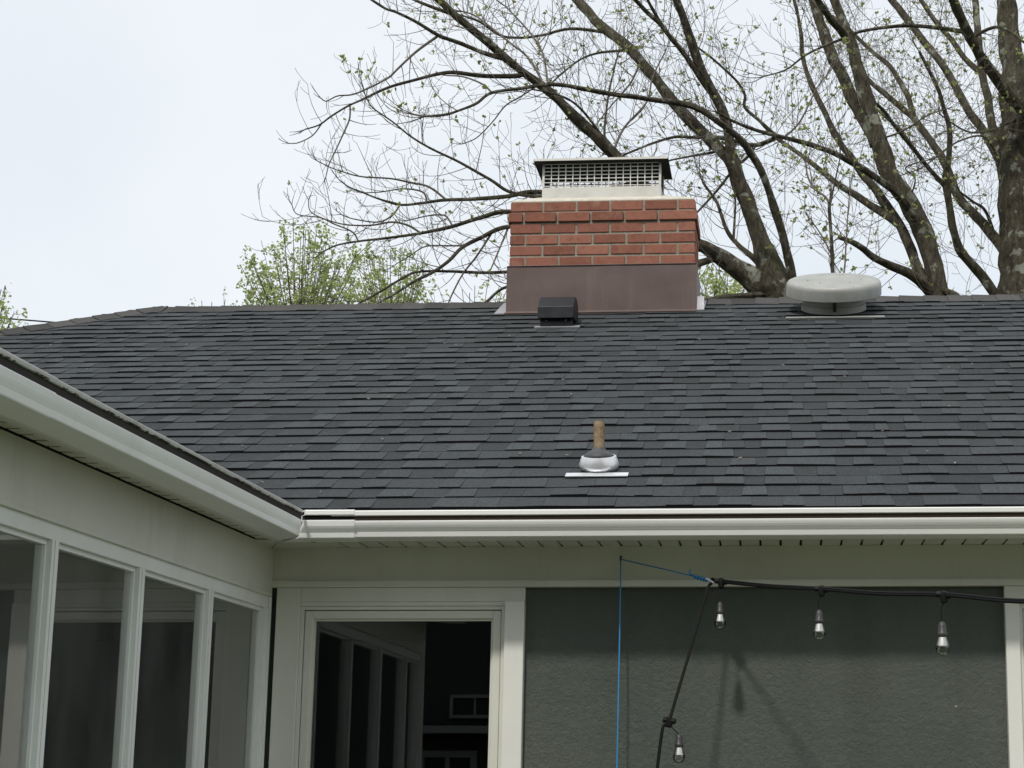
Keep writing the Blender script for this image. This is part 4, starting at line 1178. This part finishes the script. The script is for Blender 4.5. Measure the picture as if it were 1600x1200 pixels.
# leafy trees further off
def leafy_tree(name, label, Y, base_x, tips, low, seed, leaf_s=.062, per=30, group=None):
    """tips: photo-pixel tip points of the shoots; low: pixel point the shoots fan out from"""
    rng = random.Random(seed)
    b = at(base_x, 900, Y); base = Vector((b.x, Y, 0))
    root = empty(name, base); tag(root, label, 'tree', group)
    lowp = at(low[0], low[1], Y)
    mb = MB().tube(smooth_path([base, (base+lowp)/2+Vector((.2,.1,0)), lowp], 4), [.22-.012*i for i in range(9)], 8)
    obj('trunk', mb, M['bark'], root, smooth=True, fixn=False)
    br, lv = MB(), MB()
    for (x, y) in tips:
        Yt = Y + rng.uniform(-1.2, 1.2)
        tp = at(x, y, Yt); ml = (lowp+tp)/2 + Vector((0,0,-.12*(tp-lowp).length))
        path = smooth_path([lowp + Vector((rng.uniform(-.1,.1),rng.uniform(-.1,.1),0)), ml, tp], 9)
        br.tube(path, [max(.03*(1-i/len(path)), .007) for i in range(len(path))], 4, caps=False)
        for k in range(max(5, int(per*.62))):
            s = rng.uniform(.22, 1.0)**.8; q = path[min(int(s*len(path)), len(path)-1)]
            spread = .12 + .30*(1-s)
            c = q + Vector((rng.gauss(0,spread), rng.gauss(0,spread), rng.gauss(0,spread*.8)))
            if s > .9: c = q + Vector((rng.gauss(0,.05),rng.gauss(0,.05),rng.gauss(0,.06)))
            if rng.random() < .8: br.tube([q, (q+c)/2+Vector((0,0,-.03)), c], [.007,.005,.004], 3, caps=False)
            for j in range(rng.randint(6, 11)):
                d = Vector((rng.gauss(0,1), rng.gauss(0,1), rng.gauss(0,1)-.25)).normalized()
                L = leaf_s*rng.uniform(.6,1.5); p0 = c + Vector((rng.gauss(0,.035),rng.gauss(0,.035),rng.gauss(0,.055)))
                wv = d.cross(Vector((rng.gauss(0,1),rng.gauss(0,1),rng.gauss(0,1)))).normalized()*L*.40
                nv = d.cross(wv).normalized()*L*.15
                lv.add([p0, p0+d*L*.5+wv+nv, p0+d*L, p0+d*L*.5-wv+nv], [(0,1,2),(0,2,3)])
    c_ = obj('crown', lv, M['far_leaf'], root, fixn=False); tag(c_, kind='stuff')
    b_ = obj('branches', br, M['twig_bark'], root, fixn=False)
    return root
rng0 = random.Random(77)
def outline_tips(outline, n):
    """tips spread under a skyline of (x, y) pixels"""
    out = list(outline)
    for _ in range(n):
        i = rng0.randrange(len(outline)-1); f = rng0.random()
        x = outline[i][0]+(outline[i+1][0]-outline[i][0])*f; y = outline[i][1]+(outline[i+1][1]-outline[i][1])*f
        out.append((x+rng0.uniform(-8,8), y+rng0.uniform(8,110)*rng0.random()+6))
    return out
leafy_tree('leafy_tree', 'fresh green leafy tree with upright shoots, tallest of those past the left ridge', 30.0, 480,
    outline_tips([(376,415),(392,400),(408,376),(428,382),(443,358),(458,342),(475,350),(496,350),(512,372),(526,378),(545,368),(556,398)], 34), (468,540), 1, per=24)
leafy_tree('leafy_tree', 'fresh green leafy tree just left of the chimney, paler and lower than its neighbour', 33.0, 610,
    outline_tips([(540,412),(556,402),(574,388),(592,400),(610,390),(626,386),(642,392),(654,392),(664,415),(660,440)], 26), (612,550), 2, per=22)
leafy_tree('leafy_tree', 'low green treetop whose twigs just clear the ridge against the chimney', 32.0, 745,
    outline_tips([(668,452),(684,446),(702,462),(722,452),(742,446),(762,442),(780,448),(792,452)], 8), (740,560), 3, per=9)
leafy_tree('leafy_tree', 'small bright green treetop between the chimney and the leaning trunk', 31.0, 1128,
    outline_tips([(1088,424),(1100,430),(1112,416),(1124,410),(1138,418),(1150,430),(1164,446)], 18), (1126,530), 4, per=22)
leafy_tree('leafy_tree', 'sprigs of a green treetop poking over the ridge near its hip end', 31.0, 325,
    [(303,474),(315,470),(331,472),(352,468),(340,480),(320,482),(368,476)], (330,570), 6, per=9)
leafy_tree('leafy_tree', 'pale green shoots of a tree beside the power lines', 24.0, -40,
    [(2,452),(8,446),(-10,440),(-30,430),(14,482),(22,490),(4,478),(-16,470),(16,505),(-40,460),(-20,500),(20,515)], (-40,590), 7, per=14, leaf_s=.055)

# ------------------------------------------------------------------ power lines and their poles
PYL = 38.0
wires = [((-260,478),(0,497),(135,507),(380,520),.020,'topmost thin power line crossing the sky above the roof hip'),
         ((-260,500),(0,514),(60,520),(380,534),.022,'middle power line running low behind the roof hip'),
         ((-260,505),(0,520),(45,525),(380,540),.034,'thick lowest power line just above the roof hip')]
for a, b, c, d, r, lab in wires:
    o = obj('power_line', MB().tube(smooth_path([at(*a,PYL), at(*b,PYL), at(*c,PYL), at(*d,PYL)], 6), r, 6), M['black_rubber'])
    tag(o, lab, 'power line', 'power lines past the roof hip')
for x, y0, lab in ((-260,470,'wooden utility pole left of the power lines'), (380,514,'wooden utility pole hidden behind the roof at the end of the power lines')):
    tp = at(x, y0, PYL)
    r_ = empty('utility_pole', (tp.x, PYL, 0)); tag(r_, lab, 'utility pole')
    obj('pole', MB().tube([(tp.x,PYL+.13,-.1),(tp.x,PYL+.13,tp.z+.05)], [.17,.11], 12), M['wood_pole'], r_, smooth=True)
    obj('crossarm', MB().box(tp.x-.06, tp.x+.06, PYL-.6, PYL+.9, tp.z-.28, tp.z-.16), M['wood_pole'], r_)

# ------------------------------------------------------------------ neighbouring house behind the camera (seen mirrored in the panes)
nb = empty('neighbour_house', (-3, -12, 0))
tag(nb, 'dark sided neighbouring house with white trim, mirrored in the window panes', 'house')
NY = -9.0
obj('wall', MB().box(-16, 12, -16, NY, 0, 2.25), M['siding_dark'], nb)
obj('upper_wall', MB().box(-16, 12, -16, NY-.3, 2.25, 6.2), M['siding_dark'], nb)
rf = MB().add([(-16.5,NY+.1,6.2),(12.5,NY+.1,6.2),(12.5,-12.5,8.6),(-16.5,-12.5,8.6),(-16.5,-16.5,6.2),(12.5,-16.5,6.2)], [(0,1,2,3),(3,2,5,4),(0,3,4),(1,5,2),(0,4,5,1)])
obj('roof', rf, M['roof_deck'], nb)
obj('fascia', MB().box(-5.4, -0.4, NY+.405, NY+.44, 2.20, 2.30), M['grey_trim'], nb)
obj('porch_roof', MB().box(-5.4, -0.4, NY-.29, NY+.404, 2.26, 2.33), M['roof_deck'], nb)
for i in range(5):
    x0 = -4.55+i*.74
    f = MB(); ring(f, x0, x0+.70, 2.42, 2.74, .045, NY-.299, NY-.23); f.box(x0+.33, x0+.36, NY-.298, NY-.25, 2.465, 2.695)
    wdw = obj('window', f, M['grey_trim'], nb); obj('pane', MB().box(x0+.045, x0+.655, NY-.27, NY-.26, 2.465, 2.695), M['room_dark'], wdw)
for x0 in (-4.9, -3.2):
    f = MB(); ring(f, x0, x0+.8, .8, 1.98, .09, NY+.002, NY+.06); f.box(x0+.37, x0+.43, NY+.002, NY+.05, .89, 1.89)
    wdw = obj('window', f, M['grey_trim'], nb); obj('pane', MB().box(x0+.09, x0+.71, NY+.01, NY+.02, .89, 1.89), M['room_dark'], wdw)
for x0 in (-5.3, -0.6):
    obj('porch_post', MB().box(x0, x0+.14, NY+.25, NY+.39, 0, 2.2), M['grey_trim'], nb)
